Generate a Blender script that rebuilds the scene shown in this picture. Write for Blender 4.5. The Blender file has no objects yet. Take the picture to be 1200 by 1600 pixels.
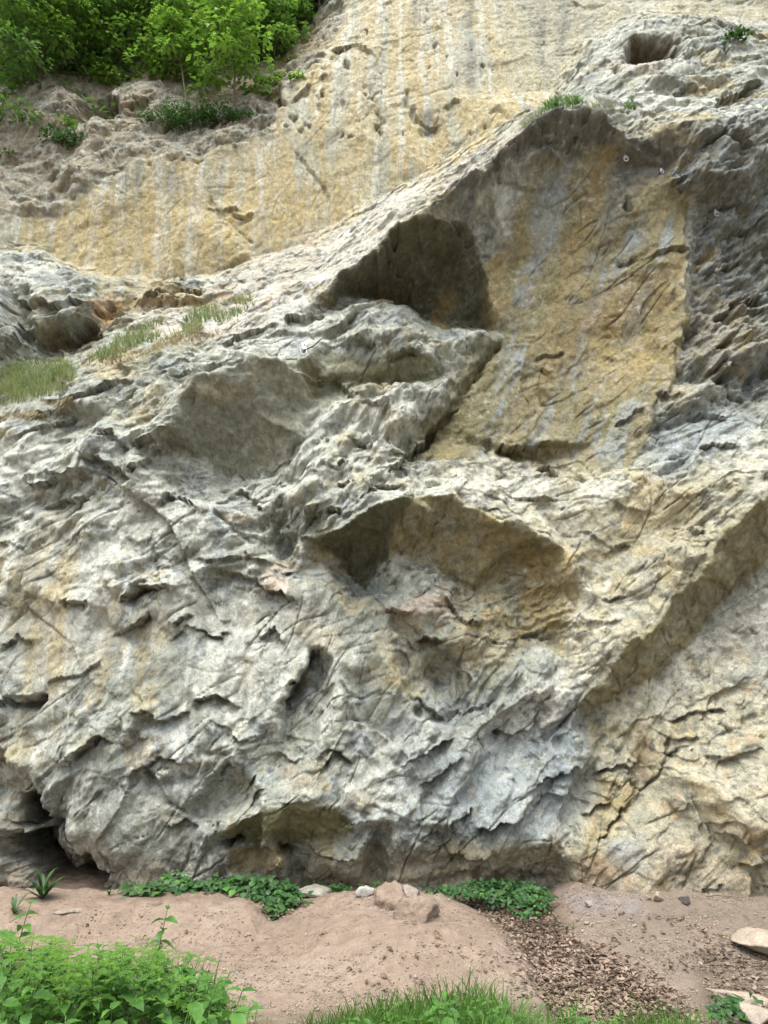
import bpy, math, random
import numpy as np
from mathutils import Vector, Matrix
from mathutils.geometry import delaunay_2d_cdt

# ------------------------------------------------------------------ camera, sky, sun, exposure
scene = bpy.context.scene
COL = scene.collection
PITCH = math.radians(14.0)
FPX = 1160.0
CAM_Z = 1.6
cam_data = bpy.data.cameras.new('camera')
cam = bpy.data.objects.new('camera', cam_data)
COL.objects.link(cam)
cam.location = (0, 0, CAM_Z)
cam.rotation_euler = (math.radians(90) + PITCH, 0, 0)
cam_data.sensor_fit = 'VERTICAL'
cam_data.angle = 2 * math.atan(800 / FPX)
cam_data.clip_end = 500
scene.camera = cam

SUN_ELEV = math.radians(72)
SUN_AZ = math.radians(205)          # compass style: the sun stands behind the camera, a little to its left
world = bpy.data.worlds.new('World')
scene.world = world
world.use_nodes = True
wn = world.node_tree
sky = wn.nodes.new('ShaderNodeTexSky')
sky.sky_type = 'NISHITA'
sky.sun_disc = False
sky.sun_elevation = SUN_ELEV
sky.sun_rotation = SUN_AZ
sky.dust_density = 4.0
sky.air_density = 1.3
hsv = wn.nodes.new('ShaderNodeHueSaturation')      # thin white overcast
hsv.inputs['Saturation'].default_value = 0.35
bg = wn.nodes['Background']
bg.inputs['Strength'].default_value = 0.085
wn.links.new(sky.outputs[0], hsv.inputs['Color'])
wn.links.new(hsv.outputs[0], bg.inputs['Color'])

sun_data = bpy.data.lights.new('sun', 'SUN')
sun_data.energy = 1.3
sun_data.angle = math.radians(55)
sun_data.color = (1.0, 0.985, 0.95)
sun = bpy.data.objects.new('sun', sun_data)
COL.objects.link(sun)
sd = Vector((math.sin(SUN_AZ) * math.cos(SUN_ELEV), math.cos(SUN_AZ) * math.cos(SUN_ELEV), math.sin(SUN_ELEV)))
sun.rotation_euler = sd.to_track_quat('Z', 'Y').to_euler()
sun.location = sd * 30

scene.view_settings.view_transform = 'Standard'
scene.view_settings.look = 'None'
scene.view_settings.gamma = 1
scene.view_settings.use_curve_mapping = False
scene.view_settings.exposure = 1.95
scene.render.engine = 'CYCLES'
scene.cycles.max_bounces = 6
scene.cycles.diffuse_bounces = 4

# ------------------------------------------------------------------ survey: photograph bearings -> world
CP, SP = math.cos(PITCH), math.sin(PITCH)
def pt(px, py, Y):
    u, v = (px - 600) / FPX, (800 - py) / FPX
    ry, rz = CP - v * SP, SP + v * CP
    t = Y / ry
    return (u * t, Y, CAM_Z + rz * t)
def proj(x, y, z):
    d = y * CP + (z - CAM_Z) * SP
    d = np.maximum(d, 0.05)
    v = (-y * SP + (z - CAM_Z) * CP) / d
    return 600 + FPX * x / d, 800 - FPX * v, d

# ------------------------------------------------------------------ noise
RNG = np.random.RandomState(7)
PERM = RNG.permutation(256).astype(np.int32)
PERM = np.concatenate([PERM, PERM, PERM])
_g = RNG.normal(size=(256, 3)).astype(np.float32)
_g /= np.linalg.norm(_g, axis=1)[:, None]
VAL = RNG.uniform(-1, 1, 256).astype(np.float32)

def gnoise(x, y, z):
    xi, yi, zi = np.floor(x), np.floor(y), np.floor(z)
    fx, fy, fz = (x - xi).astype(np.float32), (y - yi).astype(np.float32), (z - zi).astype(np.float32)
    xi, yi, zi = xi.astype(np.int32) & 255, yi.astype(np.int32) & 255, zi.astype(np.int32) & 255
    u, v, w = [f * f * f * (f * (f * 6 - 15) + 10) for f in (fx, fy, fz)]
    out = 0
    for dx in (0, 1):
        a = PERM[(xi + dx) & 255]
        wx = u if dx else 1 - u
        for dy in (0, 1):
            b = PERM[a + ((yi + dy) & 255)]
            wxy = wx * (v if dy else 1 - v)
            for dz in (0, 1):
                h = PERM[b + ((zi + dz) & 255)] & 255
                g = _g[h]
                out = out + wxy * (w if dz else 1 - w) * (g[..., 0] * (fx - dx) + g[..., 1] * (fy - dy) + g[..., 2] * (fz - dz))
    return out * 1.6

def fbm(x, y, z, octs=4, gain=0.5, lac=2.03, seed=0.0):
    a, s, n = 1.0, 0, 0
    x, y, z = x + seed * 13.7, y + seed * 7.3, z - seed * 5.1
    for _ in range(octs):
        s = s + a * gnoise(x, y, z)
        n += a
        a *= gain
        x, y, z = x * lac + 3.1, y * lac - 1.7, z * lac + 5.9
    return s / n

def ridged(x, y, z, octs=4, gain=0.55, seed=0.0):
    a, s, n = 1.0, 0, 0
    x, y, z = x + seed * 11.7, y + seed * 3.3, z - seed * 8.1
    for _ in range(octs):
        s = s + a * (1 - 2 * np.abs(gnoise(x, y, z)))
        n += a
        a *= gain
        x, y, z = x * 2.07 + 1.3, y * 2.07 - 4.1, z * 2.07 + 2.2
    return s / n

def facets(a, b, seed, jit=0.38):
    """Broken rock: upper envelope of flat-sided blocks that share three joint directions."""
    ia, ib = np.floor(a).astype(np.int32), np.floor(b).astype(np.int32)
    best = np.full(a.shape, -9.0, np.float32)
    rs = np.random.RandomState(seed)
    T = rs.rand(256, 9).astype(np.float32)
    ang = np.stack([math.pi / 2 + 0.5 + (T[:, 3] - .5) * jit * 2.4, -math.pi / 2 + 0.15 + (T[:, 4] - .5) * jit * 2, math.pi * .98 + (T[:, 5] - .5) * jit * 2], 1)
    mag = np.stack([0.35 + .45 * T[:, 6], .85 + .75 * T[:, 7], 0.4 + .6 * T[:, 8]], 1)
    GX = (np.cos(ang) * mag).astype(np.float32); GY = (np.sin(ang) * mag).astype(np.float32)
    GX = np.concatenate([GX, (0.5 + .6 * T[:, 5:6]) ], 1); GY = np.concatenate([GY, (T[:, 4:5] - .5) * .8], 1)
    for da in (-1, 0, 1):
        for db in (-1, 0, 1):
            ca, cb = ia + da, ib + db
            k = PERM[(PERM[ca & 255] + cb) & 255] & 255
            dx = (a - ca - .15 - .7 * T[k, 0]).astype(np.float32)
            dy = (b - cb - .15 - .7 * T[k, 1]).astype(np.float32)
            m = GX[k, 0] * dx + GY[k, 0] * dy
            for q in (1, 2, 3):
                np.maximum(m, GX[k, q] * dx + GY[k, q] * dy, out=m)
            np.maximum(best, T[k, 2] * 0.8 - m, out=best)
    return best

def blur(A, s, axis=None):
    r = int(max(1, round(s * 2.5)))
    kx = np.exp(-0.5 * (np.arange(-r, r + 1) / s) ** 2)
    kx /= kx.sum()
    for ax in ((0, 1) if axis is None else (axis,)):
        P = np.pad(A, [(r, r) if i == ax else (0, 0) for i in (0, 1)], mode='edge')
        out = np.zeros_like(A)
        for i, w in enumerate(kx):
            sl = [slice(None)] * 2
            sl[ax] = slice(i, i + A.shape[ax])
            out += w * P[tuple(sl)]
        A = out
    return A

def smooth(a, b, x):
    t = np.clip((x - a) / (b - a), 0, 1)
    return t * t * (3 - 2 * t)

def poly_sd(U, V, pts):
    """signed distance to a closed polygon (negative inside)"""
    P = np.array(pts, np.float32)
    d = np.full(U.shape, 1e9, np.float32)
    inside = np.zeros(U.shape, bool)
    n = len(P)
    for i in range(n):
        a, b = P[i], P[(i + 1) % n]
        e = b - a
        wx, wy = U - a[0], V - a[1]
        t = np.clip((wx * e[0] + wy * e[1]) / max(float(e @ e), 1e-6), 0, 1)
        d = np.minimum(d, (wx - t * e[0]) ** 2 + (wy - t * e[1]) ** 2)
        c = ((a[1] > V) != (b[1] > V)) & (U < (b[0] - a[0]) * (V - a[1]) / ((b[1] - a[1]) if b[1] != a[1] else 1e-6) + a[0])
        inside ^= c
    d = np.sqrt(d)
    return np.where(inside, -d, d)

def line_d(U, V, pts):
    """distance, signed side (+ above the line when drawn left to right), position 0..1"""
    P = np.array(pts, np.float32)
    seg = np.linalg.norm(P[1:] - P[:-1], axis=1)
    cum = np.concatenate([[0], np.cumsum(seg)])
    best = np.full(U.shape, 1e12, np.float32)
    side = np.ones(U.shape, np.float32)
    pos = np.zeros(U.shape, np.float32)
    for i in range(len(P) - 1):
        a, b = P[i], P[i + 1]
        e = b - a
        wx, wy = U - a[0], V - a[1]
        t = np.clip((wx * e[0] + wy * e[1]) / max(float(e @ e), 1e-6), 0, 1)
        d = (wx - t * e[0]) ** 2 + (wy - t * e[1]) ** 2
        cr = wx * e[1] - wy * e[0]          # >0 : above (v axis runs down)
        m = d < best
        best = np.where(m, d, best)
        side = np.where(m, np.where(cr >= 0, 1.0, -1.0), side)
        pos = np.where(m, (cum[i] + t * seg[i]) / cum[-1], pos)
    return np.sqrt(best), side, pos

def S(txt):
    return [tuple(float(q) for q in w.split(',')) for w in txt.split()]

# ------------------------------------------------------------------ cliff: surveyed break lines  (bearing x, bearing y, distance)
BREAKS = """
-260,1460,7.0 0,1440,6.85 30,1425,6.88 90,1420,7.1 150,1415,7.2 200,1425,6.75 330,1440,6.75 450,1440,6.85 560,1440,6.8 600,1440,6.75 680,1440,6.85 760,1435,6.95 860,1430,6.95 900,1430,6.75 1000,1430,6.5 1100,1435,6.4 1200,1440,6.3 1500,1450,6.3
-260,1300,6.9 0,1300,6.75 30,1300,6.82 50,1300,7.05
0,1380,6.8 50,1380,6.9 95,1385,7.2
-260,1252,6.9 0,1252,6.84 30,1248,6.88 45,1252,7.02
-260,1240,7.0 0,1235,7.05 30,1222,7.0 55,1220,6.85 72,1265,6.75 78,1300,6.65 115,1350,6.65 128,1352,6.7 150,1362,6.75 175,1385,6.8
76,1240,7.4 94,1290,7.7 124,1350,7.75 158,1385,7.6
-260,1150,6.85 0,1165,6.8 60,1190,6.75 110,1175,6.65 150,1155,6.6 185,1160,6.65
100,1260,6.6 180,1250,6.6 180,1330,6.62 90,1300,6.58
200,1200,6.6 260,1250,6.62 300,1230,6.6
230,1330,6.68 300,1340,6.72
295,1250,6.65 312,1240,6.6 340,1205,6.55 362,1172,6.55 385,1185,6.6 402,1200,6.65
322,1254,6.85 350,1228,6.88 370,1208,6.88 395,1220,6.8
300,1275,6.75 340,1260,6.85 380,1240,6.85
335,1300,6.6 345,1285,6.45 400,1262,6.38 440,1262,6.38 485,1255,6.38 520,1266,6.42 545,1285,6.5
345,1308,6.75 400,1318,6.9 450,1322,6.95 490,1320,6.85 530,1310,6.75 545,1300,6.65
352,1328,6.6 395,1332,6.5 430,1342,6.48 436,1352,6.5
352,1366,6.7 400,1375,6.75 440,1378,6.8
458,1348,6.95 470,1370,7.0 520,1345,6.65 560,1335,6.6 570,1300,6.6 585,1290,6.6
565,1395,6.95 580,1330,6.9 600,1300,6.85 605,1340,6.8
620,1290,6.65 640,1390,6.8
700,1290,6.65 760,1250,6.7
690,1345,6.78 740,1335,6.72 800,1322,6.66 850,1325,6.64 885,1335,6.62
700,1400,6.95 780,1395,6.98 860,1390,6.95 890,1370,6.8
905,1345,6.65 940,1380,6.55 985,1395,6.5
950,1310,6.55 1000,1330,6.5 1100,1320,6.4 1160,1320,6.25 1200,1310,6.2 1500,1310,6.1
1110,1190,6.45 1130,1240,6.15 1170,1290,6.1 1200,1290,6.05 1500,1280,6.0
1050,1200,6.55 1100,1180,6.5 1200,1180,6.35 1500,1180,6.3
990,1200,6.75 1010,1160,6.85 1000,1120,6.9
-260,1000,6.95 0,1000,6.85 60,1000,6.85 120,1040,6.8
200,1060,6.75 300,1080,6.75 400,1090,6.75
120,960,6.85 180,945,6.75 225,915,6.7 270,905,6.7
200,1000,6.85 300,1000,6.8 400,1000,6.8
430,1110,6.7 455,1080,6.65 480,1040,6.65 488,1005,6.7
445,1112,7.0 470,1080,7.05 492,1050,7.1 494,1020,7.0
480,980,6.7 520,1040,6.65 510,1100,6.65 480,1130,6.8
540,1090,6.65 580,1160,6.7 590,1190,6.75
560,1080,6.85 600,1170,6.9
430,1180,6.7 500,1190,6.6 560,1230,6.6 620,1220,6.55
640,1000,7.0 650,1060,7.1 700,1090,7.2 730,1110,7.15
620,1010,6.8 630,1080,6.75 680,1140,6.7 720,1160,6.75
740,1000,6.95 790,1030,6.95 800,1080,6.9
720,1180,6.7 760,1130,6.7 830,1090,6.7 890,1090,6.7
790,1170,6.9 840,1150,6.95 830,1180,6.9
700,1220,6.75 740,1170,6.6 745,1230,6.75 690,1300,6.8
800,1250,6.6 860,1200,6.65 900,1180,6.7
870,1290,6.75 910,1230,6.85 960,1190,6.9 1000,1200,6.8
915,1095,6.62 930,1060,6.6 950,1045,6.58 1000,1000,6.55 1055,930,6.55 1100,880,6.5 1130,830,6.5 1165,790,6.45 1200,768,6.4 1500,560,6.3
925,1130,6.95 990,1070,6.95 1050,1025,6.95 1100,975,6.95 1150,908,6.95 1200,880,6.9 1500,690,6.8
1100,1050,6.8 1200,1000,6.75 1500,950,6.7
1050,1110,6.75 1200,1090,6.6 1500,1090,6.5
900,980,6.85 960,960,6.75 1010,920,6.75
900,850,6.95 1000,850,6.85 1060,830,6.8
900,1040,6.8 850,1020,6.95
760,960,7.15 800,990,7.2 850,1000,7.2 880,960,7.0
780,890,7.35 830,880,7.3 860,920,7.15
655,778,6.66 700,768,6.72 755,785,6.7 800,808,6.72 850,832,6.75 885,860,6.85
648,784,6.52 636,810,6.62 616,850,6.85 600,884,7.1
625,868,7.1 645,868,7.2 680,885,7.28 740,930,7.35 790,940,7.35
700,820,7.05 780,860,7.1
468,850,6.72 520,825,6.5 545,800,6.42 570,785,6.4 590,775,6.38 640,768,6.42 655,778,6.66
486,862,6.9 525,874,7.05 552,900,7.26 575,912,7.32 598,886,7.16
550,850,6.92 590,830,6.82
430,880,6.8 470,900,6.75 510,920,6.8 520,960,6.75
560,960,6.8 600,960,6.8 640,960,6.8 700,960,6.95
660,900,7.0 640,920,6.95
0,860,6.95 60,900,6.9 100,930,6.9
-260,800,7.15 0,800,7.05 100,800,6.95 200,820,6.85 240,850,6.85
300,800,6.95 250,780,6.9 400,810,6.85 440,800,6.85 480,800,6.8
430,770,6.95 420,830,6.85 440,850,7.0
300,860,6.85 380,880,6.85 420,860,6.9
480,860,6.8 520,780,6.75 560,740,6.75 600,720,6.8 645,735,6.85
600,750,6.8 640,745,6.75
250,735,7.0 320,728,7.42 380,745,7.5 430,740,7.42 480,680,7.15 500,640,7.2
190,720,6.85 215,690,6.85 262,655,6.8 290,610,6.80 305,590,6.8 345,578,6.82 400,553,6.9 440,565,7.0 470,585,7.1
400,640,7.15 483,640,7.3
262,700,7.2 255,730,7.1
200,800,6.8 210,740,6.85 180,770,6.9
-260,900,7.1
-260,680,7.35 0,670,7.3 60,645,7.35 120,620,7.35 200,600,7.35 300,560,7.35 400,540,7.35 440,560,7.3
0,720,7.15 100,700,7.1 180,670,7.05 250,620,7.05
-260,660,7.6 0,655,7.55 30,640,7.5 110,610,7.5 160,580,7.55 240,550,7.6 340,530,7.6 400,500,7.6 460,480,7.6 490,473,7.6
-260,590,8.1 0,580,8.1 100,560,8.2 160,530,8.3 240,490,8.4 330,465,8.5 390,455,8.4 450,440,8.2 500,420,8.2
0,562,8.2 50,550,8.6 110,552,8.7 165,525,8.7
-260,500,8.0 0,520,7.95 40,500,8.0 60,490,8.05 110,490,8.1 150,500,8.3 170,500,8.5
-260,430,8.4 0,430,8.35 40,440,8.35 90,470,8.15 140,470,8.25 180,480,8.6
0,395,8.7 60,400,8.6 100,430,8.5 150,435,8.7 215,455,8.8 330,445,8.9
-260,395,9.1 0,385,9.1 60,380,9.2 120,420,9.15 230,433,9.3 330,432,9.3 400,402,9.35 470,378,9.4 540,338,9.4 600,302,9.45 640,283,9.45 690,265,9.4 740,243,9.4 800,205,9.2 852,165,9.2
215,458,8.5 260,455,8.42 330,450,8.42
205,474,8.62 260,474,8.6 325,468,8.6
-260,300,9.1 0,300,9.1 80,330,9.2 150,280,9.15 240,235,9.2 300,240,9.3 420,200,9.4 445,130,9.6 500,90,9.9 530,20,10.4 545,-60,10.8 560,-240,11.2
240,330,9.3 350,320,9.35 450,320,9.4 540,200,9.4 560,100,9.7 600,0,10.1
380,400,9.2 300,350,9.25
-260,200,9.6 0,200,9.6 60,180,9.3 100,150,9.3 140,185,9.5 180,175,9.5 220,130,9.8 300,170,9.8 380,150,9.9 430,165,9.7 430,120,10.2 470,60,10.8
70,215,9.35 120,195,9.4 150,170,10.0 175,145,10.1
-260,120,10.8 0,130,10.8 80,115,10.3 170,120,10.5 240,100,10.7 330,110,10.7 420,80,11.2
-260,0,12.3 0,0,12.5 200,0,12.5 400,0,12.5 500,-30,12.0
-300,-240,15 200,-240,15.5 500,-240,15 560,-250,11.4
700,150,9.6 700,0,10.1 800,80,9.8 860,0,10.2 900,60,10.1
620,-240,10.5 900,-240,10.6 1200,-240,10.4 1500,-240,10.4
940,0,10.4 1100,0,10.3 1200,10,10.2 1500,0,10.2
872,158,9.0 887,122,9.15 910,85,9.3 950,48,9.4 1000,27,9.4 1060,24,9.4 1110,30,9.3 1150,45,9.3 1200,55,9.2 1500,60,9.2
862,140,9.6 880,105,9.7 905,70,10.0 950,38,10.15 1000,17,10.1 1060,14,10.1 1110,18,10.1 1200,42,10.0
930,120,8.6 980,100,8.5 1060,100,8.4 1130,120,8.3 1200,150,8.2 1500,160,8.2
490,470,7.6 520,440,7.5 560,410,7.4 600,376,7.25 640,340,7.1 665,318,7.05 720,281,7.05 750,262,7.0 790,226,6.98 830,193,6.95 870,174,6.9 915,167,6.9 945,170,6.92 975,183,6.98 977,206,7.15 1010,200,7.1 1050,184,7.05 1085,182,7.05 1150,190,7.1 1200,190,7.1 1500,190,7.1
820,175,7.5 870,155,7.6 930,155,7.6 990,165,7.6 1085,165,7.5
504,476,7.64 520,475,7.8 540,474,7.95 570,470,8.2 600,466,8.3 640,478,8.4 655,492,8.45 700,500,8.4 755,508,8.2 785,518,7.8
640,395,7.6 700,400,7.95 748,450,8.0
668,332,7.12 725,345,7.5 755,395,7.65 765,440,7.7 770,480,7.75
760,300,7.3 800,260,7.25 850,230,7.1
815,232,7.22 880,238,7.34 940,226,7.32 970,216,7.34
830,262,7.36 890,262,7.4 950,250,7.4
990,262,7.48 1050,262,7.42 1075,235,7.25
1000,320,7.45 1050,300,7.4
800,420,7.7 850,400,7.65 950,400,7.6 1040,380,7.5
790,520,7.7 740,570,7.68 705,630,7.55 660,690,7.5 648,724,7.4
850,520,7.58 790,600,7.5 740,680,7.42
800,600,7.55 900,560,7.6 1000,540,7.55 1030,500,7.5
720,680,7.5 770,710,7.5 800,700,7.5 850,690,7.45 900,692,7.4 950,680,7.35
800,714,7.6 850,710,7.62 895,708,7.52
785,722,7.45 850,722,7.4 870,732,7.4
1078,330,7.45 1077,400,7.4 1072,480,7.35 1058,520,7.35 1057,590,7.35 1028,600,7.35 1018,680,7.2 985,735,7.1
1090,345,7.58 1086,400,7.6 1082,480,7.58 1068,540,7.5 1065,590,7.45 1036,625,7.4 1026,690,7.25
1150,345,7.5 1200,345,7.45 1500,345,7.4
1100,410,7.55 1200,440,7.6 1500,440,7.5
1090,215,7.1 1110,240,7.1 1160,235,7.1 1200,220,7.1 1500,220,7.1
1048,282,7.35 1062,272,7.25 1100,274,7.15 1150,270,7.1 1168,262,7.1
1055,308,7.45 1100,314,7.45 1150,310,7.45 1185,300,7.35
1108,597,7.2 1140,575,7.15 1175,548,7.1 1200,530,7.1 1500,500,7.0
1115,616,7.3 1160,604,7.42 1200,584,7.42 1500,560,7.4
1080,640,7.2 1150,640,7.15 1200,640,7.1 1500,640,7.0
1100,720,7.0 1200,720,6.85 1500,700,6.8
1000,760,6.9 1080,780,6.8
655,728,7.15 700,722,7.2 760,745,7.25 800,770,7.1 880,745,7.15 940,738,7.1 985,740,7.0
665,765,6.85 720,750,6.95 800,795,6.85 860,800,6.9 930,790,6.9
470,545,7.35 490,500,7.55 540,485,7.6 590,472,7.65 630,478,7.65 655,495,7.7 700,508,7.8 760,520,7.6
480,560,7.2 520,520,7.3 580,520,7.2 630,520,7.15 670,545,7.25 700,540,7.45
480,590,7.4 520,590,7.35 580,580,7.4 610,600,7.6 650,590,7.5 690,580,7.55
490,625,7.5 530,604,7.5 580,592,7.5 640,590,7.5 700,590,7.5
545,600,7.35 560,598,7.3 590,600,7.25 640,605,7.25 690,610,7.2
520,640,7.15 560,620,7.1 580,680,7.05 620,640,7.05
440,740,7.1 480,700,7.0 520,700,7.0 600,700,7.0 615,712,7.0
"""
bv, be, by = [], [], []
for row in BREAKS.strip().splitlines():
    prev = None
    for (px, py, Y) in S(row):
        x, y, z = pt(px, py, Y)
        bv.append(Vector((x, z))); by.append(y)
        i = len(bv) - 1
        if prev is not None:
            be.append((prev, i))
        prev = i
for (x, z, y) in ((-16, -2, 7.6), (16, -2, 6.4), (-16, 22, 17), (16, 22, 11), (0, 22, 13), (-16, 8, 9.5), (16, 8, 7.4), (-7, -2, 7.5), (7, -2, 6.3), (0, -2, 6.8), (-3, -2, 7), (3, -2, 6.6)):
    bv.append(Vector((x, z))); by.append(y)
ov, oe, of, mv, me, mf = delaunay_2d_cdt(bv, be, [], 0, 1e-4)
TY = np.array([np.mean([by[k] for k in m]) if m else np.nan for m in mv], np.float64)
TX = np.array([(v[0], v[1]) for v in ov])
src = np.array([(v[0], v[1]) for v in bv]); sy = np.array(by)
for i in np.where(np.isnan(TY))[0]:
    d = ((src - TX[i]) ** 2).sum(1)
    k = np.argsort(d)[:4]
    TY[i] = (sy[k] / (d[k] + 1e-6)).sum() / (1 / (d[k] + 1e-6)).sum()
RES = 0.0125
RX0, RX1, RZ0, RZ1 = -10.5, 10.5, -0.7, 16.5
rx = np.arange(RX0, RX1, RES); rz = np.arange(RZ0, RZ1, RES)
R = np.full((len(rz), len(rx)), 9.0)
for f in of:
    a, b, c = TX[f[0]], TX[f[1]], TX[f[2]]
    x0, x1 = min(a[0], b[0], c[0]), max(a[0], b[0], c[0])
    z0, z1 = min(a[1], b[1], c[1]), max(a[1], b[1], c[1])
    i0, i1 = max(0, int((x0 - RX0) / RES)), min(len(rx), int((x1 - RX0) / RES) + 2)
    j0, j1 = max(0, int((z0 - RZ0) / RES)), min(len(rz), int((z1 - RZ0) / RES) + 2)
    if i0 >= i1 or j0 >= j1:
        continue
    X, Z = np.meshgrid(rx[i0:i1], rz[j0:j1])
    den = (b[1] - c[1]) * (a[0] - c[0]) + (c[0] - b[0]) * (a[1] - c[1])
    if abs(den) < 1e-12:
        continue
    w0 = ((b[1] - c[1]) * (X - c[0]) + (c[0] - b[0]) * (Z - c[1])) / den
    w1 = ((c[1] - a[1]) * (X - c[0]) + (a[0] - c[0]) * (Z - c[1])) / den
    w2 = 1 - w0 - w1
    m = (w0 >= -1e-6) & (w1 >= -1e-6) & (w2 >= -1e-6)
    sub = R[j0:j1, i0:i1]
    sub[m] = (w0 * TY[f[0]] + w1 * TY[f[1]] + w2 * TY[f[2]])[m]
R = blur(R, 1.6)

def samp(x, z):
    fx = np.clip((x - RX0) / RES, 0, len(rx) - 1.001); fz = np.clip((z - RZ0) / RES, 0, len(rz) - 1.001)
    i, j = fx.astype(int), fz.astype(int)
    fx, fz = fx - i, fz - j
    return (R[j, i] * (1 - fx) + R[j, i + 1] * fx) * (1 - fz) + (R[j + 1, i] * (1 - fx) + R[j + 1, i + 1] * fx) * fz

# ---- mesh lattice: finer where the camera stands close, even along steep roofs
NC, NR = 1060, 1020
s_in = np.linspace(-1.06, 1.06, NC - 60)
s = np.concatenate([np.linspace(-1.75, -1.065, 30), s_in, np.linspace(1.065, 1.75, 30)])
zf = np.linspace(-0.35, 15.8, 1400)
HW = lambda z: 3.42 + 0.245 * np.clip(z, 0, 20) + 0.006 * np.clip(z, 0, 20) ** 2
Xf = s[None, :] * HW(zf)[:, None]
Yf = samp(Xf, np.repeat(zf[:, None], NC, 1))
dy = np.abs(np.gradient(Yf, axis=0)) / (zf[1] - zf[0])
dens = np.sqrt(1 + np.clip(blur(dy, 3.0), 0, 3.0) ** 2)
dens = blur(dens, 14.0)
dens *= (1.0 / (1 + 0.085 * np.clip(zf, 0, 20)))[:, None]
dens[zf > 13.8] *= 0.35
cum = np.cumsum(dens, axis=0)
Z = np.empty((NR, NC))
for c in range(NC):
    q = cum[:, c]
    Z[:, c] = np.interp(np.linspace(q[0], q[-1], NR), q, zf)
X = s[None, :] * HW(Z)
def jag(q):
    a_ = fbm(X * 2.3, Z * 2.3, 0 * X, 2, .5, seed=q) * .11
    b_ = fbm(X * 9, Z * 9, 0 * X, 2, .6, seed=q + 1) * .035
    a_ = np.round(a_ / .045) * .045 * .6 + a_ * .4          # break lines run straight, then step
    return a_ + b_
jx, jz = jag(91), jag(95)
Y = samp(X + jx, Z + jz)
U, V, D = proj(X + jx, Y, Z + jz)
U = U.astype(np.float32); V = V.astype(np.float32)
X0, Z0 = X.copy(), Z.copy()

def normals(X, Y, Z):
    P = np.stack([X, Y, Z], -1)
    du = np.gradient(P, axis=1); dv = np.gradient(P, axis=0)
    n = np.cross(du, dv)
    n /= np.linalg.norm(n, axis=-1)[..., None] + 1e-9
    return n          # points to -Y (towards the viewer)

# region weights ------------------------------------------------------------
wU = U + 9 * fbm(X * 1.5, Y * 1.5, Z * 1.5, 3, seed=1)
wV = V + 9 * fbm(X * 1.5, Y * 1.5, Z * 1.5, 3, seed=2)
rag = fbm(X * 7, Y * 7, Z * 7, 3, seed=3)
rU = wU + 7 * rag
rV = wV + 7 * fbm(X * 7, Y * 7, Z * 7, 3, seed=4)
def region(txt, soft=12, ragged=True):
    a, b = (rU, rV) if ragged else (U, V)
    return 1 - smooth(-soft, soft, poly_sd(a, b, S(txt)))

BACKWALL = region("-400,395 60,385 120,422 230,435 330,434 400,404 470,380 540,340 600,303 690,266 800,206 862,160 900,85 950,40 1000,18 1200,35 1600,40 1600,-400 540,-400 535,20 500,95 447,135 425,205 300,242 240,238 150,285 80,335 -400,330", 8)
SLAB = region("268,655 308,592 400,556 468,585 484,640 440,738 378,744 322,726 262,700", 5)
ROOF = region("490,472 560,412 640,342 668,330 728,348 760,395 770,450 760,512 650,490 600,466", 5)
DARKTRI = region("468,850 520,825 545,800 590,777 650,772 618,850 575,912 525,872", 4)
BIGFACE = region("765,300 830,235 975,215 1060,260 1078,320 1075,480 1057,590 1020,680 985,735 900,725 780,720 650,720 700,640 790,520 770,450", 8)
CRUMBLE = region("1085,190 1600,190 1600,620 1200,620 1110,600 1068,590 1066,520 1083,480 1086,310 1060,270", 10)
OLIVE = region("632,785 700,770 755,787 800,812 850,835 880,850 800,900 740,930 680,885 610,862", 6)
BAND = region("915,1095 950,1048 1000,1003 1055,932 1100,882 1165,792 1200,770 1500,560 1500,690 1200,880 1150,908 1100,975 1050,1025 990,1070 925,1125", 5)
RAMP = region("400,402 540,338 690,265 800,205 860,175 830,193 750,262 665,318 600,376 490,470 380,520 240,550 200,500 330,440", 10)
RIGHTLOW = region("920,1110 1000,1060 1200,890 1600,800 1600,1500 880,1500 900,1300 1000,1200", 30)
EARTHY = region("-400,300 -400,100 60,115 220,100 420,60 520,10 560,-40 530,40 500,95 447,135 425,205 300,242 240,238 150,285 80,335", 16)
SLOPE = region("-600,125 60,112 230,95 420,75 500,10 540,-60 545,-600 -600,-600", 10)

# ---- relief --------------------------------------------------------------
n0 = normals(blur(X, 4), blur(Y, 4), blur(Z, 4))
H = np.zeros(X.shape)                      # displacement towards the viewer, metres

def bed(theta, sx, sz, X=X, Y=Y, Z=Z):
    zz = Z + 0.55 * Y
    c, s_ = math.cos(theta), math.sin(theta)
    return (X * c + zz * s_) / sx, (-X * s_ + zz * c) / sz

warp1 = 0.30 * fbm(X * 0.7, Y * 0.7, Z * 0.7, 2, seed=11)
warp2 = 0.035 * fbm(X * 3.5, Y * 3.5, Z * 3.5, 3, seed=12)
Xw, Zw = X + warp1 + warp2, Z + warp2 - warp1

rough = np.clip(1 - 0.8 * BACKWALL - 0.92 * SLAB - 0.8 * ROOF - 0.75 * DARKTRI - 0.6 * BIGFACE - 0.6 * OLIVE - 0.6 * BAND - 0.3 * RIGHTLOW, 0.06, 1) + 0.35 * CRUMBLE
PLANE = region('-400,960 200,1000 450,960 480,1150 300,1180 120,1150 -400,1120', 40)
patchy = smooth(-.35, .35, fbm(X * 0.8, Y * 0.8, Z * 0.8, 3, seed=13))      # some parts split smooth, others shattered
rough = rough * (0.45 + 0.75 * patchy) * (1 - .45 * RAMP) * (1 - .35 * PLANE)

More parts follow.
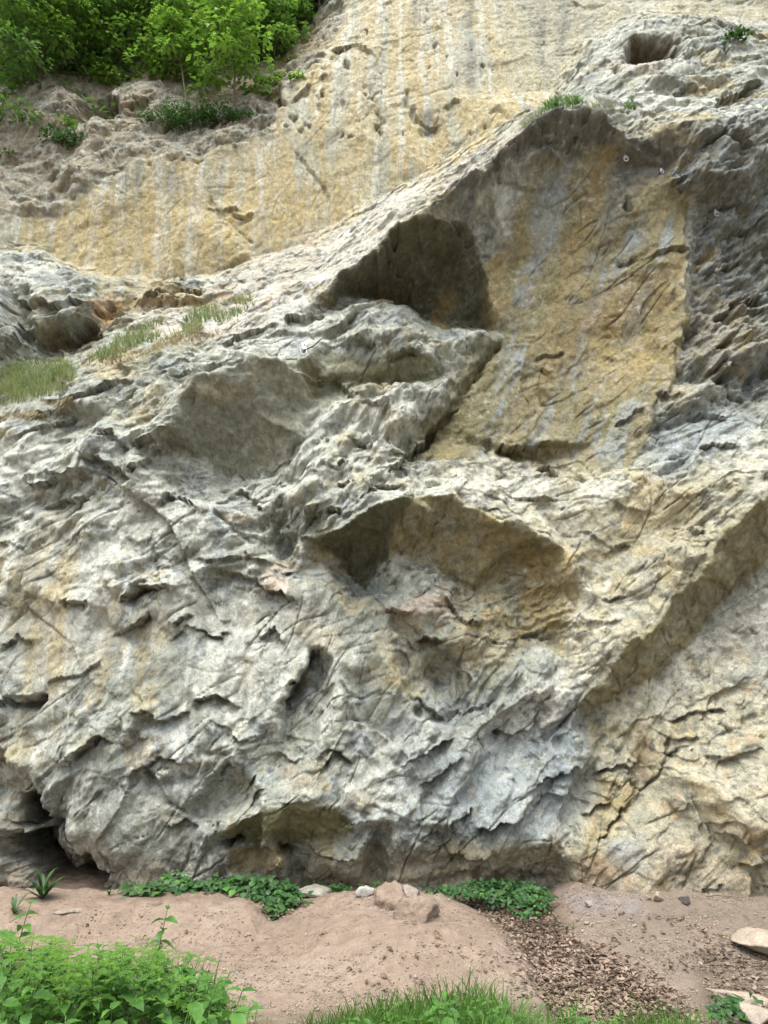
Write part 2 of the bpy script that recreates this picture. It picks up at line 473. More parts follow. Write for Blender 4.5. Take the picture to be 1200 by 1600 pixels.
m1 = smooth(-.12, .12, fbm(X * .55, Y * .55, Z * .55, 2, seed=14))          # which joint set rules
m2 = smooth(-.3, .35, fbm(X * 1.9, Y * 1.9, Z * 1.9, 3, seed=15))            # shattered or clean
m3 = smooth(-.25, .4, fbm(X * 3.1, Y * 3.1, Z * 3.1, 3, seed=16))
a, b = bed(math.radians(58), 0.75, 0.34, Xw, Y, Zw)
a2, b2 = bed(math.radians(24), 0.85, 0.36, Xw, Y, Zw)
H += rough * 0.24 * (np.where(m1 > .5, facets(a, b, 21), facets(a2, b2, 26)) - 0.35)
a, b = bed(math.radians(50), 0.36, 0.16, Xw, Y, Zw)
a2, b2 = bed(math.radians(12), 0.33, 0.18, Xw, Y, Zw)
H += rough * 0.15 * (np.where(m1 > .4, facets(a, b, 22), facets(a2, b2, 27)) - 0.35) * (.35 + .9 * m2)
a, b = bed(math.radians(62), 0.17, 0.075, X, Y, Z)
a2, b2 = bed(math.radians(28), 0.14, 0.08, X, Y, Z)
H += (rough + 0.10) * 0.050 * (np.where(m2 > .5, facets(a, b, 23), facets(a2, b2, 28)) - 0.35) * (.15 + 1.1 * m3)
a, b = bed(math.radians(40), 0.075, 0.038, X, Y, Z)
H += (rough + 0.15) * 0.016 * (facets(a, b, 24) - 0.35) * (.1 + 1.1 * m2 * m3 + .3 * m2)
H += (0.3 + rough) * 0.045 * fbm(X * 1.3, Y * 1.3, Z * 1.3, 4, 0.45, seed=6)
a, b = bed(math.radians(30), 0.34, 0.13, X, Y, Z)
H += CRUMBLE * 0.22 * (facets(a, b, 29, .7) - .35)
a, b = bed(math.radians(22), 0.15, 0.07, X, Y, Z)
H += CRUMBLE * 0.12 * (facets(a, b, 30, .8) - .35)
a, b = bed(math.radians(62), 0.55, 0.30, Xw, Y, Zw)
H += (BIGFACE + OLIVE + BAND) * .05 * (facets(a, b, 20) - .35)

RIB = region('400,780 440,740 490,640 545,600 700,600 690,640 612,716 640,745 560,770 520,820 470,850 430,880', 14)
a, b = bed(math.radians(58), .42, .13, X, Y, Z)
H += RIB * .20 * (facets(a, b, 61, .3) - .35)
a, b = bed(math.radians(-30), .5, .22, X, Y, Z)
H += region('-400,640 250,600 250,800 430,900 430,1000 -400,960', 30) * .12 * (facets(a, b, 62, .3) - .35)
a, b = bed(math.radians(52), .55, .15, X, Y, Z)
H += region('620,1000 760,960 900,1080 930,1240 880,1330 640,1330 600,1180', 30) * .15 * (facets(a, b, 63, .3) - .35)
# open joints: thin straight grooves along two directions, only where the rock is broken
def joints(theta, la, lb, w, depth, mask, seed):
    global H
    a_, b_ = bed(math.radians(theta), la, lb, X, Y, Z)
    n_ = gnoise(a_ + seed * 3.7 + .25 * warp1, b_ + seed * 1.9 + .4 * warp1, 0 * a_ + seed)
    g_ = smooth(.02, .25, fbm(X * 1.6, Y * 1.6, Z * 1.6, 3, seed=seed + 200))
    H -= depth * mask * g_ * np.exp(-(n_ / w) ** 2)
joints(36, 1.3, .26, .026, .040, np.clip(rough + .35, 0, 1), 1)
joints(66, 1.1, .34, .022, .038, np.clip(rough + .3, 0, 1), 2)
joints(18, .9, .20, .028, .024, np.clip(rough + .25, 0, 1), 3)
joints(-38, 1.0, .45, .02, .020, np.clip(rough + .2, 0, 1), 4)
joints(48, .6, .13, .035, .010, np.clip(rough + .35, 0, 1), 5)
# shelves: each bed bulges upwards and then breaks off in a small undercut lip
def shelves(theta, period, amp, mask, seed, sharp=0.12):
    a, b = bed(theta, 1.0, 1.0, X, Y, Z)
    w = b / period + 0.8 * fbm(X * 1.1, Y * 1.1, Z * 1.1, 4, 0.55, seed=seed) * 1.4
    fr = w - np.floor(w)                       # rises with height
    k = np.floor(w)
    prof = np.where(fr < sharp, fr / sharp, 1 - (fr - sharp) / (1 - sharp))
    g = fbm(X * 0.9 + k * 3.3, Y * 0.9, Z * 0.9 + k * 1.9, 2, seed=seed + 1)
    g = smooth(-0.05, 0.45, g)
    return mask * amp * g * (prof - 0.45)
H += shelves(math.radians(14), 0.50, 0.07, rough, 31)
H += shelves(math.radians(34), 0.30, 0.035, rough, 33)
H += shelves(math.radians(-12), 0.60, 0.05, rough * (1 - CRUMBLE), 35)
H += shelves(math.radians(24), 0.20, 0.07, CRUMBLE, 37)
H += shelves(math.radians(38), 0.30, 0.03, BIGFACE, 39)

f2g = fbm(X * 3.3, Y * 3.3, Z * 3.3, 3, .6, seed=19)
# ---- surveyed lips, cracks and hollows -----------------------------------
def lip(txt, amp, up=40, down=26, taper=0.18, rg=1.0):
    p = S(txt)
    q = np.array(p)
    m = max(up, down) * 2.2 + 10
    sel = (U > q[:, 0].min() - m) & (U < q[:, 0].max() + m) & (V > q[:, 1].min() - m) & (V < q[:, 1].max() + m)
    u = U[sel] + rg * 0.6 * (rU - U)[sel]; v = V[sel] + rg * 0.6 * (rV - V)[sel]
    d, side, pos = line_d(u, v, p)
    e = smooth(0, taper, pos) * smooth(0, taper, 1 - pos)
    h = np.where(side > 0, 0.5 * np.exp(-(d / up) ** 1.3), -0.75 * np.exp(-d / (down * 1.1)) + .12)
    gate = np.clip(.75 + 1.3 * f2g[sel], .15, 1.2)
    far_ = np.exp(-(d / (max(up, down) * 1.6)) ** 2)
    H[sel] += amp * e * h * gate * far_
def crack(txt, w, depth, taper=0.1):
    p = S(txt); q = np.array(p); m = w * 4 + 8
    sel = (U > q[:, 0].min() - m) & (U < q[:, 0].max() + m) & (V > q[:, 1].min() - m) & (V < q[:, 1].max() + m)
    u = U[sel] + 0.35 * (rU - U)[sel]; v = V[sel] + 0.35 * (rV - V)[sel]
    d, side, pos = line_d(u, v, p)
    e = smooth(0, taper, pos) * smooth(0, taper, 1 - pos)
    H[sel] -= depth * e * np.exp(-(d / w) ** 2)
def pit(cx, cy, rx_, ry_, depth, ang=0, p=2.0):
    m = max(rx_, ry_) * 2.5
    sel = (abs(U - cx) < m) & (abs(V - cy) < m)
    u = U[sel] + 0.4 * (rU - U)[sel] - cx; v = V[sel] + 0.4 * (rV - V)[sel] - cy
    c, s_ = math.cos(math.radians(ang)), math.sin(math.radians(ang))
    a_, b_ = (u * c - v * s_) / rx_, (u * s_ + v * c) / ry_
    H[sel] -= depth * np.exp(-np.power(a_ * a_ + b_ * b_, p))

for args in (
    ("180,945 205,925 225,910 270,905", .30, 35, 30), ("95,952 110,945 140,938", .18, 30, 18),
    ("170,1000 195,985 215,975 232,952", .18, 30, 18), ("0,1100 30,1090 60,1083", .25, 30, 20),
    ("95,1195 120,1175 150,1150 182,1160", .2, 30, 16), ("0,1165 30,1190 60,1215", .25, 30, 20),
    ("330,890 370,895 410,905", .15, 30, 16), ("380,855 400,880 440,880", .12, 20, 12),
    ("265,975 290,968 310,960", .1, 20, 10), ("50,790 90,770 130,780", .12, 30, 14),
    ("130,715 165,712 185,735 200,760", .18, 30, 22), ("210,690 235,680 262,660", .2, 30, 18),
    ("190,740 230,720 262,690", .18, 25, 18), ("150,690 180,680 205,700", .14, 25, 14),
    ("30,655 110,630 190,600 250,590", .12, 25, 14), ("0,690 60,665 120,640", .12, 25, 14),
    ("260,590 300,575 350,560", .1, 20, 10), ("330,540 400,515 440,500", .12, 20, 12),
    ("300,870 340,880 400,868 430,850", .12, 24, 12), ("470,800 500,805 520,790 530,780", .26, 22, 20),
    ("500,722 520,728 545,715", .12, 16, 10), ("520,748 545,746 540,735", .12, 14, 10),
    ("600,715 625,720 645,705 690,650 710,620", .25, 20, 22), ("560,620 590,632 605,625", .12, 16, 10),
    ("545,520 570,530 590,535", .16, 14, 12), ("600,560 630,545 665,550", .2, 20, 24),
    ("480,600 530,600 570,612 590,605", .14, 20, 14), ("445,500 480,492 510,490", .2, 16, 14),
    ("770,712 800,705 850,690 895,695", .22, 20, 18), ("845,735 860,728 875,738", .2, 10, 9),
    ("965,667 990,652 1012,645", .12, 16, 8), ("1028,600 1040,622 1072,612", .18, 18, 14),
    ("960,412 1010,405 1050,395 1080,388", .12, 18, 7), ("1060,292 1100,280 1130,280 1165,272", .2, 16, 14),
    ("1050,290 1075,272 1100,276", .12, 14, 12), ("1155,355 1190,340 1200,335", .2, 20, 10),
    ("1100,330 1140,322 1180,318", .16, 16, 12), ("1110,490 1150,470 1200,450", .2, 20, 14),
    ("1090,430 1130,415 1170,400", .16, 16, 12), ("1100,555 1140,530 1175,520", .12, 16, 10),
    ("1050,140 1080,128 1100,130", .16, 16, 14), ("1110,160 1150,140 1200,120", .2, 24, 18),
    ("1090,215 1130,205 1180,215", .14, 16, 12), ("1120,60 1150,85 1200,95", .1, 20, 10),
    ("640,1010 660,1000 700,1010", .22, 20, 24), ("590,935 620,960 650,965", .18, 22, 14),
    ("690,930 720,960 760,990", .16, 18, 14), ("785,905 810,905 830,925", .12, 14, 12),
    ("700,1110 730,1115 760,1095", .14, 20, 14), ("640,1080 665,1110 700,1130", .2, 24, 14),
    ("770,1160 800,1150 835,1150 850,1120", .1, 18, 14), ("640,1190 670,1180 715,1160", .16, 24, 14),
    ("660,1240 690,1220 715,1190", .12, 24, 12), ("680,1315 700,1290 745,1260", .2, 22, 18),
    ("745,1300 780,1280 830,1265 880,1250", .2, 24, 16), ("700,1350 730,1345 770,1330", .12, 18, 12),
    ("830,1240 870,1220 900,1200", .16, 22, 14), ("930,1215 960,1195 1000,1190", .18, 16, 14),
    ("900,1275 930,1255 960,1245", .16, 22, 14), ("985,1140 1010,1120 1050,1110", .1, 16, 8),
    ("1040,1120 1080,1110 1150,1100", .12, 20, 10), ("1095,1180 1150,1180 1200,1170", .16, 30, 16),
    ("1105,1300 1140,1305 1170,1310", .2, 24, 14), ("1150,1350 1170,1355 1190,1330", .14, 18, 12),
    ("1070,1385 1100,1390 1135,1395", .1, 20, 10), ("1020,1130 1060,1160 1100,1150", .1, 20, 8),
    ("930,860 965,848 990,850", .08, 16, 8), ("900,830 950,850 985,845", .06, 16, 8),
    ("940,935 970,925 985,920", .1, 16, 7), ("1060,820 1080,825 1110,815", .1, 16, 8),
    ("1090,700 1120,690 1160,700", .12, 20, 10), ("1080,650 1120,640 1160,655", .12, 18, 10),
    ("215,460 260,452 325,446", .2, 12, 12), ("100,460 130,472 160,470", .18, 18, 16),
    ("25,475 60,470 100,480", .2, 20, 14), ("0,545 20,530 50,525", .25, 20, 18),
    ("360,335 385,340 400,335", .1, 14, 8), ("325,320 350,328 380,330", .12, 14, 8),
    ("640,165 655,185 690,200", .12, 14, 12), ("695,170 715,160 725,165", .1, 12, 8),
    ("520,80 560,70 590,95", .1, 12, 10), ("460,160 480,140 510,115", .14, 16, 10),
    ("250,1000 300,985 360,990", .08, 24, 10), ("300,1105 340,1090 380,1105", .14, 26, 14),
    ("200,1110 250,1130 300,1110", .14, 26, 14), ("330,1130 370,1150 410,1130", .14, 24, 14),
    ("60,1075 110,1060 160,1040", .1, 24, 10), ("0,1010 30,1000 60,1020", .12, 24, 12),
    ("220,1200 260,1180 300,1185", .14, 26, 14), ("250,1290 290,1270 320,1290", .14, 24, 14),
    ("490,1340 540,1338 580,1330", .14, 18, 10), ("500,1180 530,1170 560,1185", .12, 22, 12),
    ("430,1165 460,1180 490,1165", .1, 22, 12), ("330,790 370,770 420,800", .1, 24, 10),
    ("240,790 270,770 310,795", .12, 24, 12), ("60,735 100,745 150,740", .1, 20, 10),
    ("400,905 440,930 470,960", .16, 24, 16), ("405,1000 430,985 455,995", .16, 20, 16),
    ("540,690 580,700 600,690", .1, 18, 10), ("560,770 590,750 640,745", .1, 14, 8),
    ("1000,200 1040,230 1080,260", .05, 16, 10), ("830,560 860,550 880,545", .08, 16, 8),
    ("830,580 845,575 860,585", .1, 12, 8)):
    lip(*args)

crack("38,1228 52,1270 76,1330 106,1375 146,1412", 13, .9)
crack("128,1350 145,1370 170,1385", 8, .25)
crack("488,1002 484,1040 462,1080 440,1108", 6, .35)
crack("1058,1150 1045,1190 1010,1230 985,1270", 4, .12)
crack("1000,1210 990,1250 960,1290 935,1320", 4, .12)
crack("435,775 430,820 440,870 455,900", 9, .15)
crack("40,440 42,480 36,530", 5, .12)
crack("575,130 590,170 597,220", 3, .07)
crack("460,230 490,270 515,320", 3, .05)
crack("640,140 636,165 650,190", 4, .08)
crack("760,180 780,170 800,190", 3, .05)
crack("870,150 890,115 925,70", 5, .2)
crack("540,1080 560,1120 590,1180", 7, .1)
crack("640,720 690,660 760,560 790,520", 5, .12)
crack("310,770 360,830 400,850", 3, .05)
crack("1130,1120 1165,1145 1200,1150", 3, .06)
crack("950,1045 960,1075 975,1100", 2.5, .04)
crack("1078,310 1078,400 1074,480", 3, .06)
crack("1058,520 1058,590", 3, .06)
crack("1028,600 1026,650 1015,690", 3, .05)
crack("325,300 345,335 395,380", 3, .04)
pit(1024, 68, 38, 17, 1.7, 8, 1.6)
pit(962, 103, 10, 7, .25)
pit(360, 1312, 13, 6, .45); pit(440, 1333, 17, 9, .55); pit(145, 1378, 14, 14, .3)
pit(165, 165, 16, 14, .5); pit(120, 175, 26, 11, .3); pit(437, 155, 8, 11, .35); pit(446, 160, 6, 6, .2)
pit(300, 175, 12, 7, .3); pit(400, 170, 6, 10, .2, 30)
pit(508, 152, 4, 5, .12); pit(545, 102, 5, 5, .12); pit(537, 207, 3, 3, .08)
pit(1057, 1181, 5, 3.5, .15); pit(1082, 1181, 2.5, 2, .08); pit(1040, 1205, 3, 2.5, .08)
pit(983, 318, 5, 9, .16); pit(165, 480, 14, 10, .22, 20); pit(112, 520, 45, 22, .22, 10)
pit(670, 195, 14, 18, .1); pit(690, 1050, 30, 28, .18)
pit(720, 1130, 20, 14, .16); pit(655, 1120, 8, 8, .12); pit(1140, 585, 26, 12, .3, 25)
pit(40, 1090, 24, 8, .2); pit(585, 1350, 16, 36, .14); pit(22, 1290, 30, 40, .06); pit(765, 700, 8, 8, .1)
rp = random.Random(5)
for _ in range(45):      # small solution pockets near the top edge of the yellow wall
    pit(rp.uniform(440, 600), rp.uniform(30, 210), rp.uniform(2, 5), rp.uniform(2, 5), rp.uniform(.02, .08), rp.uniform(-40, 40), 1.2)
for _ in range(40):
    pit(rp.uniform(0, 320), rp.uniform(150, 300), rp.uniform(3, 9), rp.uniform(2, 5), rp.uniform(.02, .07), rp.uniform(-30, 40), .9)
for _ in range(40):
    pit(rp.uniform(560, 900), rp.uniform(10, 260), rp.uniform(1.5, 4), rp.uniform(1.5, 4), rp.uniform(.02, .06))

# fan of thin flutes on the ochre bulge
fl = np.exp(-(((U - 845) / 55) ** 2 + ((V - 965) / 45) ** 2) ** 1.5)
H += fl * 0.035 * np.sin((U * 0.35 + V * 1.0) * 0.42 + 5 * rag)
# shallow vertical water flutes on the yellow wall
H += BACKWALL * 0.05 * fbm(X * 2.6, Y * 0.4, Z * 0.35, 4, seed=41)

nx = blur(n0[..., 0], 2); ny = blur(n0[..., 1], 2); nz = blur(n0[..., 2], 2)
ny = np.minimum(ny, -0.35)
L = np.sqrt(nx * nx + ny * ny + nz * nz)
# displace mostly outwards (-Y) with a share along the local normal
X = X + H * 0.14 * nx / L
Z = Z + H * 0.14 * nz / L
Y = Y - H * np.clip(-ny / L, 0.75, 1)
# fine grain along the true normal
n1 = normals(X, Y, Z)
a, b = bed(math.radians(30), 0.034, 0.022, X, Y, Z)
h2 = (0.22 + rough * 0.78) * (0.011 * (facets(a, b, 25, .8) - .35) * (.2 + m3) + 0.009 * fbm(X * 8, Y * 8, Z * 8, 5, 0.66, seed=51))
h2 += EARTHY * 0.075 * fbm(X * 4.5, Y * 4.5, Z * 4.5, 6, .66, seed=54)
X += h2 * n1[..., 0]; Y += h2 * n1[..., 1]; Z += h2 * n1[..., 2]
n2 = normals(X, Y, Z)

# ---- mineral colour of the rock, with shade of overhangs and hollows painted in ----------------------------
GREY = np.array([.325, .335, .295]); PALE = np.array([.60, .60, .55]); OCHRE = np.array([.43, .33, .155])
CREAM = np.array([.47, .415, .285]); BLUE = np.array([.28, .32, .355]); BROWN = np.array([.25, .16, .085])
OLV = np.array([.20, .195, .11]); RUST = np.array([.42, .22, .08]); PINK = np.array([.55, .43, .35]); DGREY = np.array([.17, .175, .165])
WHITE = np.array([.68, .68, .64]); EARTH = np.array([.22, .18, .13])
Cc = np.empty(X.shape + (3,)); Cc[:] = GREY
f1 = fbm(X * 0.8, Y * 0.8, Z * 0.8, 5, 0.6, seed=61)
f2 = fbm(X * 2.1, Y * 2.1, Z * 2.1, 5, 0.6, seed=62)
f3 = fbm(X * 5.5, Y * 5.5, Z * 5.5, 4, 0.6, seed=63)
f4 = fbm(X * 17, Y * 17, Z * 17, 3, .65, seed=66)
f5 = fbm(X * 9, Y * 9, Z * 13, 4, .65, seed=67)
st = fbm(X * 3.2, Y * 0.5, Z * 0.32, 5, 0.6, seed=64)
st2 = fbm(X * 8, Y * 1.0, Z * 0.6, 4, 0.6, seed=65)
def mix(col, m):
    m = np.clip(m, 0, 1)[..., None]
    Cc[:] = Cc * (1 - m) + np.asarray(col) * m
def late():
    mix(np.array([.17, .16, .075]), region('350,1290 400,1262 485,1255 525,1268 545,1300 450,1328 350,1310', 5) * .75)  # roof of the low cave: its shade painted as dark olive
    mix(OCHRE * .8, region('352,1324 400,1330 432,1340 436,1362 360,1362', 5) * .6)
    mix(np.array([.12, .12, .08]), DARKTRI * .75); mix(np.array([.15, .15, .105]), ROOF * .4); mix(np.array([.20, .20, .15]), SLAB * .45)  # downward faces coloured darker to carry their shade
    mix(np.array([.24, .20, .10]), OLIVE * (1 - DARKTRI) * (.45 + .5 * f3)); mix(np.array([.20, .17, .095]), BAND * (.5 + .5 * f3))  # painted shade deepened on the olive face and diagonal band
def cp(n_, thr, w=.035):
    return smooth(thr - w, thr + w, n_)
def lum(m):
    Cc[:] = Cc * m[..., None]
e2 = f2 + .22 * f5 + .1 * f4; e1 = f1 + .25 * f3 + .12 * f5
mix(PALE, cp(e1, .10, .10) * .6); mix(PALE, cp(-e2, .22) * .4)
mix(BLUE, cp(e2, .10) * .55); mix(BLUE * .8, cp(e2, .28) * .5)
mix(CREAM, cp(-e1, .16) * .5); mix(OCHRE, cp(-e1 - .2 * e2, .30) * .4)
mix(CREAM, region("600,740 900,700 1000,730 1130,700 1600,560 1600,1500 880,1500 900,1100 700,760", 60) * (.50 + .6 * f3))
mix(CREAM, region("1000,1100 1600,1000 1600,1500 900,1500", 50) * .4)
mix(np.array([.45, .40, .33]), region("1080,1180 1600,1150 1600,1500 1000,1420 980,1330", 40) * (.35 + f2))
mix(CREAM, BACKWALL * .85)
mix(OCHRE * np.array([1.05, 1.08, 1.2]), BACKWALL * np.clip(.12 + .6 * cp(e1 + 1.2 * st, .08, .08), 0, .8) * smooth(-200, 250, V))
mix(GREY * 1.15, BACKWALL * cp(-st + .35 * st2, .10, .06) * .6)
mix(PALE, BACKWALL * cp(st2 + .3 * st, .16, .06) * .5)
mix(DGREY, BACKWALL * cp(-st + .3 * st2, .34, .06) * .45)
mix(np.array([.36, .35, .28]), region("780,-300 1600,-300 1600,60 1000,20 900,90 860,160 800,120", 40) * .7)
mix(OCHRE, region("60,380 130,420 400,405 560,330 540,250 440,330 300,300 150,310", 30) * (.5 + .6 * f3))
mix(EARTH * 1.35, EARTHY * (.6 + .9 * f3))
mix(GREY, EARTHY * smooth(.1, .45, f2) * .45)
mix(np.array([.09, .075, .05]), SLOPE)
mix(PINK, RAMP * (.30 + .8 * f3)); mix(PALE, RAMP * .15); mix(BROWN, RAMP * smooth(.1, .4, f3) * .35)
mix(np.array([.25, .215, .125]), BIGFACE * (.9 + .5 * f2 + .3 * f3))  # big face: darker olive base stands in for its shade
mix(OLV, BIGFACE * smooth(0, .45, f2 + .4 * f3) * .55)
mix(OLV, np.clip(ROOF + .75 * BAND + .7 * OLIVE, 0, 1) * .5); mix(np.array([.13, .13, .085]), DARKTRI); mix(np.array([.11, .112, .075]), ROOF * .85)  # underside shade painted into the colour of roof, wedge, band and olive face
mix(OCHRE, OLIVE * (.35 + .6 * f3)); mix(OCHRE * .75, BAND * (.35 + .5 * f3))
mix(DGREY * 1.1, CRUMBLE * .8); mix(BLUE * 1.15, CRUMBLE * cp(e2, .0) * .6); mix(DGREY * .6, CRUMBLE * cp(f5, .2) * .6); mix(OCHRE, CRUMBLE * smooth(.1, .45, f2) * .6)
mix(np.array([.30, .30, .235]), SLAB * .7)
def patch(txt, col, k, soft=14, n=.5):
    mix(np.array(col), region(txt, soft) * (k + n * f3))
u1, u2 = X * .93 - Z * .36, X * .36 + Z * .93
st3 = fbm(u1 * 3.6, Y * .4, u2 * .45, 5, .6, seed=68)
mix(BLUE * 1.15, BIGFACE * cp(st3 + .15 * f5, .14, .05) * .6); mix(OCHRE * .85, BIGFACE * smooth(.02, .35, -st3) * .55); mix(OLV, BIGFACE * smooth(-.15, .3, f2) * .4); mix(OCHRE, BIGFACE * region('900,480 1070,400 1060,600 930,640', 30) * .3)
mix(BROWN, BIGFACE * smooth(.15, .5, -st3 + .6 * f3) * .35)
mix(OCHRE * .95, RIGHTLOW * smooth(.08, .4, f2 - .2 * f3) * .5); mix(GREY * 1.1, RIGHTLOW * smooth(-.05, .3, -f2 + .4 * f5) * .55); mix(DGREY, RIGHTLOW * smooth(.2, .45, f5 + .2 * st3) * .5); mix(RUST, RIGHTLOW * smooth(.2, .5, -f2 + f3) * .35)
mix(OCHRE, region('640,900 1100,760 1060,900 960,1010 880,1080 700,1010', 40) * smooth(-.1, .35, f2 + .3 * f3) * .6)
mix(BLUE * .95, region('620,1150 760,1000 900,1060 980,1200 900,1330 700,1330 600,1250', 40) * smooth(-.2, .3, st3 + .3 * f3) * .6)
mix(WHITE, region('-400,820 200,800 440,900 460,1120 300,1180 -400,1180', 50) * smooth(.1, .45, f2 + .6 * st2) * .45)
patch("835,300 900,260 885,330 850,420 815,480 800,470 830,390", BLUE, .6, 8)          # grey runs on the big face
patch("880,230 905,250 880,300 865,340 855,330", BLUE, .5, 8)
patch("975,240 1000,300 940,400 905,480 890,470 930,360 950,290", DGREY * 1.3, .6, 12)
patch("1000,330 1010,370 960,440 950,430", BLUE, .6, 8)
patch("830,170 975,183 970,225 890,245 830,235 800,250 720,300 670,325 790,225", DGREY * .9, .85, 8)
patch("980,205 1085,185 1075,240 1040,280 960,300", DGREY * .8, .85, 10)
patch("770,280 830,230 845,260 800,330 790,400 765,440 750,380", np.array([.32, .33, .29]), .8, 14)
patch("775,270 800,290 790,350 770,340", WHITE, .35, 8)
patch("760,400 790,385 795,470 770,520 755,500", OCHRE * .8, .8, 8)
patch("678,455 705,455 708,505 680,505", OCHRE * .8, .9, 5); patch("590,445 618,440 620,475 590,475", OCHRE * .7, .7, 5)
patch("840,860 900,870 905,930 860,1000 800,960 810,900", OCHRE, .75, 18); patch("830,1000 870,960 850,1010", BROWN, .4, 8)
patch("890,500 960,440 1050,420 1000,500 900,560 850,600", BROWN, .3, 25)
patch("930,520 1050,530 1050,590 950,600", OCHRE, .45, 20)
patch("1000,1130 1025,1170 1010,1210 980,1180", BROWN, .6, 10); patch("900,1330 990,1350 985,1390 920,1380", RUST, .45, 14)
patch("1100,1230 1170,1280 1190,1310 1110,1290", OCHRE, .45, 14); patch("1060,1210 1110,1230 1100,1250", OCHRE, .5, 8)
patch("930,1240 950,1210 1010,1220 990,1260 930,1330 915,1320", OCHRE * .8, .5, 8)
patch("350,1320 440,1335 435,1365 355,1362", RUST * .8, .3, 8); patch("380,1320 440,1330 438,1345", OCHRE, .5, 6)
patch("135,465 190,460 175,510 150,500", RUST * .8, .7, 8); patch("170,460 330,462 400,450 400,470 180,480", RUST * .8, .45, 10)
patch("50,500 110,520 165,515 140,550 60,550", OCHRE * .6, .7, 12); patch("990,48 1065,48 1065,88 990,88", BROWN * .5, .9, 6)  # second patch: cave interior painted dark to read as shaded
patch("945,95 1040,80 1030,120 960,115", PINK * .9, .4, 14)
patch("0,860 40,880 90,950 80,1050 30,1000 0,950", OCHRE * .8, .4, 30); patch("60,880 120,880 110,1080 80,1080", OCHRE, .22, 20)
patch("240,1240 300,1270 290,1340 250,1320 255,1290", RUST, .3, 14); patch("85,1260 150,1270 180,1340 120,1350", OCHRE * .7, .55, 10)
patch("650,930 700,920 700,960 630,985 610,960", PINK, .6, 12); patch("415,890 450,880 455,930 420,930", PINK, .6, 12)
patch("455,960 520,980 540,1020 490,1010", OCHRE, .4, 12); patch("440,1170 500,1180 495,1230 450,1230", RUST, .22, 18)
patch("840,1060 900,1080 900,1130 820,1180 770,1180 780,1120", np.array([.50, .49, .46]), .75, 14)
patch("650,1180 900,1120 930,1200 880,1300 700,1330 640,1260", BLUE, .5, 30); patch("700,1320 880,1320 900,1390 690,1390", OCHRE * .55, .55, 14)
patch("600,1310 700,1320 690,1400 600,1400", OCHRE * .6, .35, 20); patch("940,1310 1010,1300 1010,1380 960,1360", BLUE * 1.2, .5, 14)
patch("1050,930 1200,890 1250,1050 1100,1010", DGREY * 1.2, .5, 24); patch("1030,650 1150,620 1200,660 1100,720 1040,760 1010,720", BLUE * 1.05, .65, 20)
patch("1090,440 1200,470 1200,560 1120,590 1070,560", OCHRE * .8, .35, 20)
patch("0,1180 180,1170 340,1180 330,1300 350,1400 0,1400", DGREY * 1.35, .6, 30)
patch("360,580 470,640 430,730 330,700", BLUE * .9, .25, 24); patch("400,640 480,640 440,740 400,730", OCHRE * .7, .25, 14)
patch("440,1260 520,1265 540,1300 450,1325 350,1305 350,1290", OLV, .6, 8)  # first olive coat of painted shade on the low cave roof
patch("520,1290 580,1270 590,1230 540,1240", OCHRE * 1.1, .25, 10); patch("700,755 860,745 900,790 760,770", PALE, .5, 14)
patch("480,640 560,610 690,610 600,710 440,780 440,740", PALE, .45, 18); patch("840,640 930,740 1000,745 840,740", CREAM, .4, 18)
patch("530,370 690,270 640,340 600,375 500,460 420,500", PALE, .35, 12); patch("0,690 260,660 200,800 0,830", PALE, .25, 30)
patch("190,740 245,740 250,860 150,880 150,800", PALE, .35, 20); patch("1000,130 1090,150 1080,180 900,165", PALE, .5, 14)
patch("560,600 640,600 620,570 540,580", OLV, .5, 10); patch("460,565 520,548 590,560 600,605 540,612 490,640 462,600", OLV, .6, 10); patch("590,560 640,535 690,560 690,600 610,600", OLV, .6, 10); patch("612,718 650,722 705,632 790,520 760,520 700,600", OLV, .7, 8); patch("700,600 790,530 800,600 740,700 660,715", OLV, .35, 20)  # shade of boulder undersides and the diagonal groove painted in olive
patch("980,745 1000,760 930,790 900,745", PALE, .6, 6)
for (x_, y0_, y1_, w_) in ((190, 990, 1100, 4), (205, 1000, 1070, 3), (225, 1000, 1090, 3), (240, 1010, 1060, 2), (87, 960, 1090, 5), (75, 170, 330, 6), (412, 920, 1100, 5), (360, 1000, 1090, 4), (245, 240, 420, 9), (300, 260, 430, 7), (408, 230, 380, 6)):
    m = np.exp(-((wU - x_) / w_) ** 2) * smooth(y0_, y0_ + 30, V) * (1 - smooth(y1_ - 30, y1_, V))
    mix(WHITE, m * .35 * smooth(-.3, .3, st2 + f3))
for (x_, y0_, y1_, w_) in ((880, -50, 110, 8), (650, -50, 60, 12), (735, -50, 160, 7), (672, 150, 230, 7), (690, 150, 220, 4), (270, 240, 330, 14), (845, 0, 120, 5)):
    m = np.exp(-((wU - x_) / w_) ** 2) * smooth(y0_, y0_ + 40, V) * (1 - smooth(y1_ - 40, y1_, V))
    mix(DGREY, m * .6)
# lichen, veins and thin mineral films
cv = np.abs(fbm(X * 3.1, Y * 3.1, Z * 3.1, 4, seed=71)); cv2 = np.abs(fbm(X * 7.7, Y * 7.7, Z * 7.7, 3, seed=72))
mix(WHITE, (1 - smooth(.0, .03, cv)) * .35 * smooth(0, .3, f1)); mix(RUST, (1 - smooth(0, .03, cv2)) * .30 * smooth(.05, .3, f2 + .2 * BIGFACE + .2 * CRUMBLE))
moss = smooth(.25, .6, f3 + .5 * f2) * smooth(.2, .8, n2[..., 2]) * (1 - BACKWALL)
mix(np.array([.20, .21, .07]), moss * .4)
mix(np.array([.17, .17, .04]), region("180,560 250,530 330,530 250,555 195,575", 6) * .8 * smooth(-.1, .2, f3))
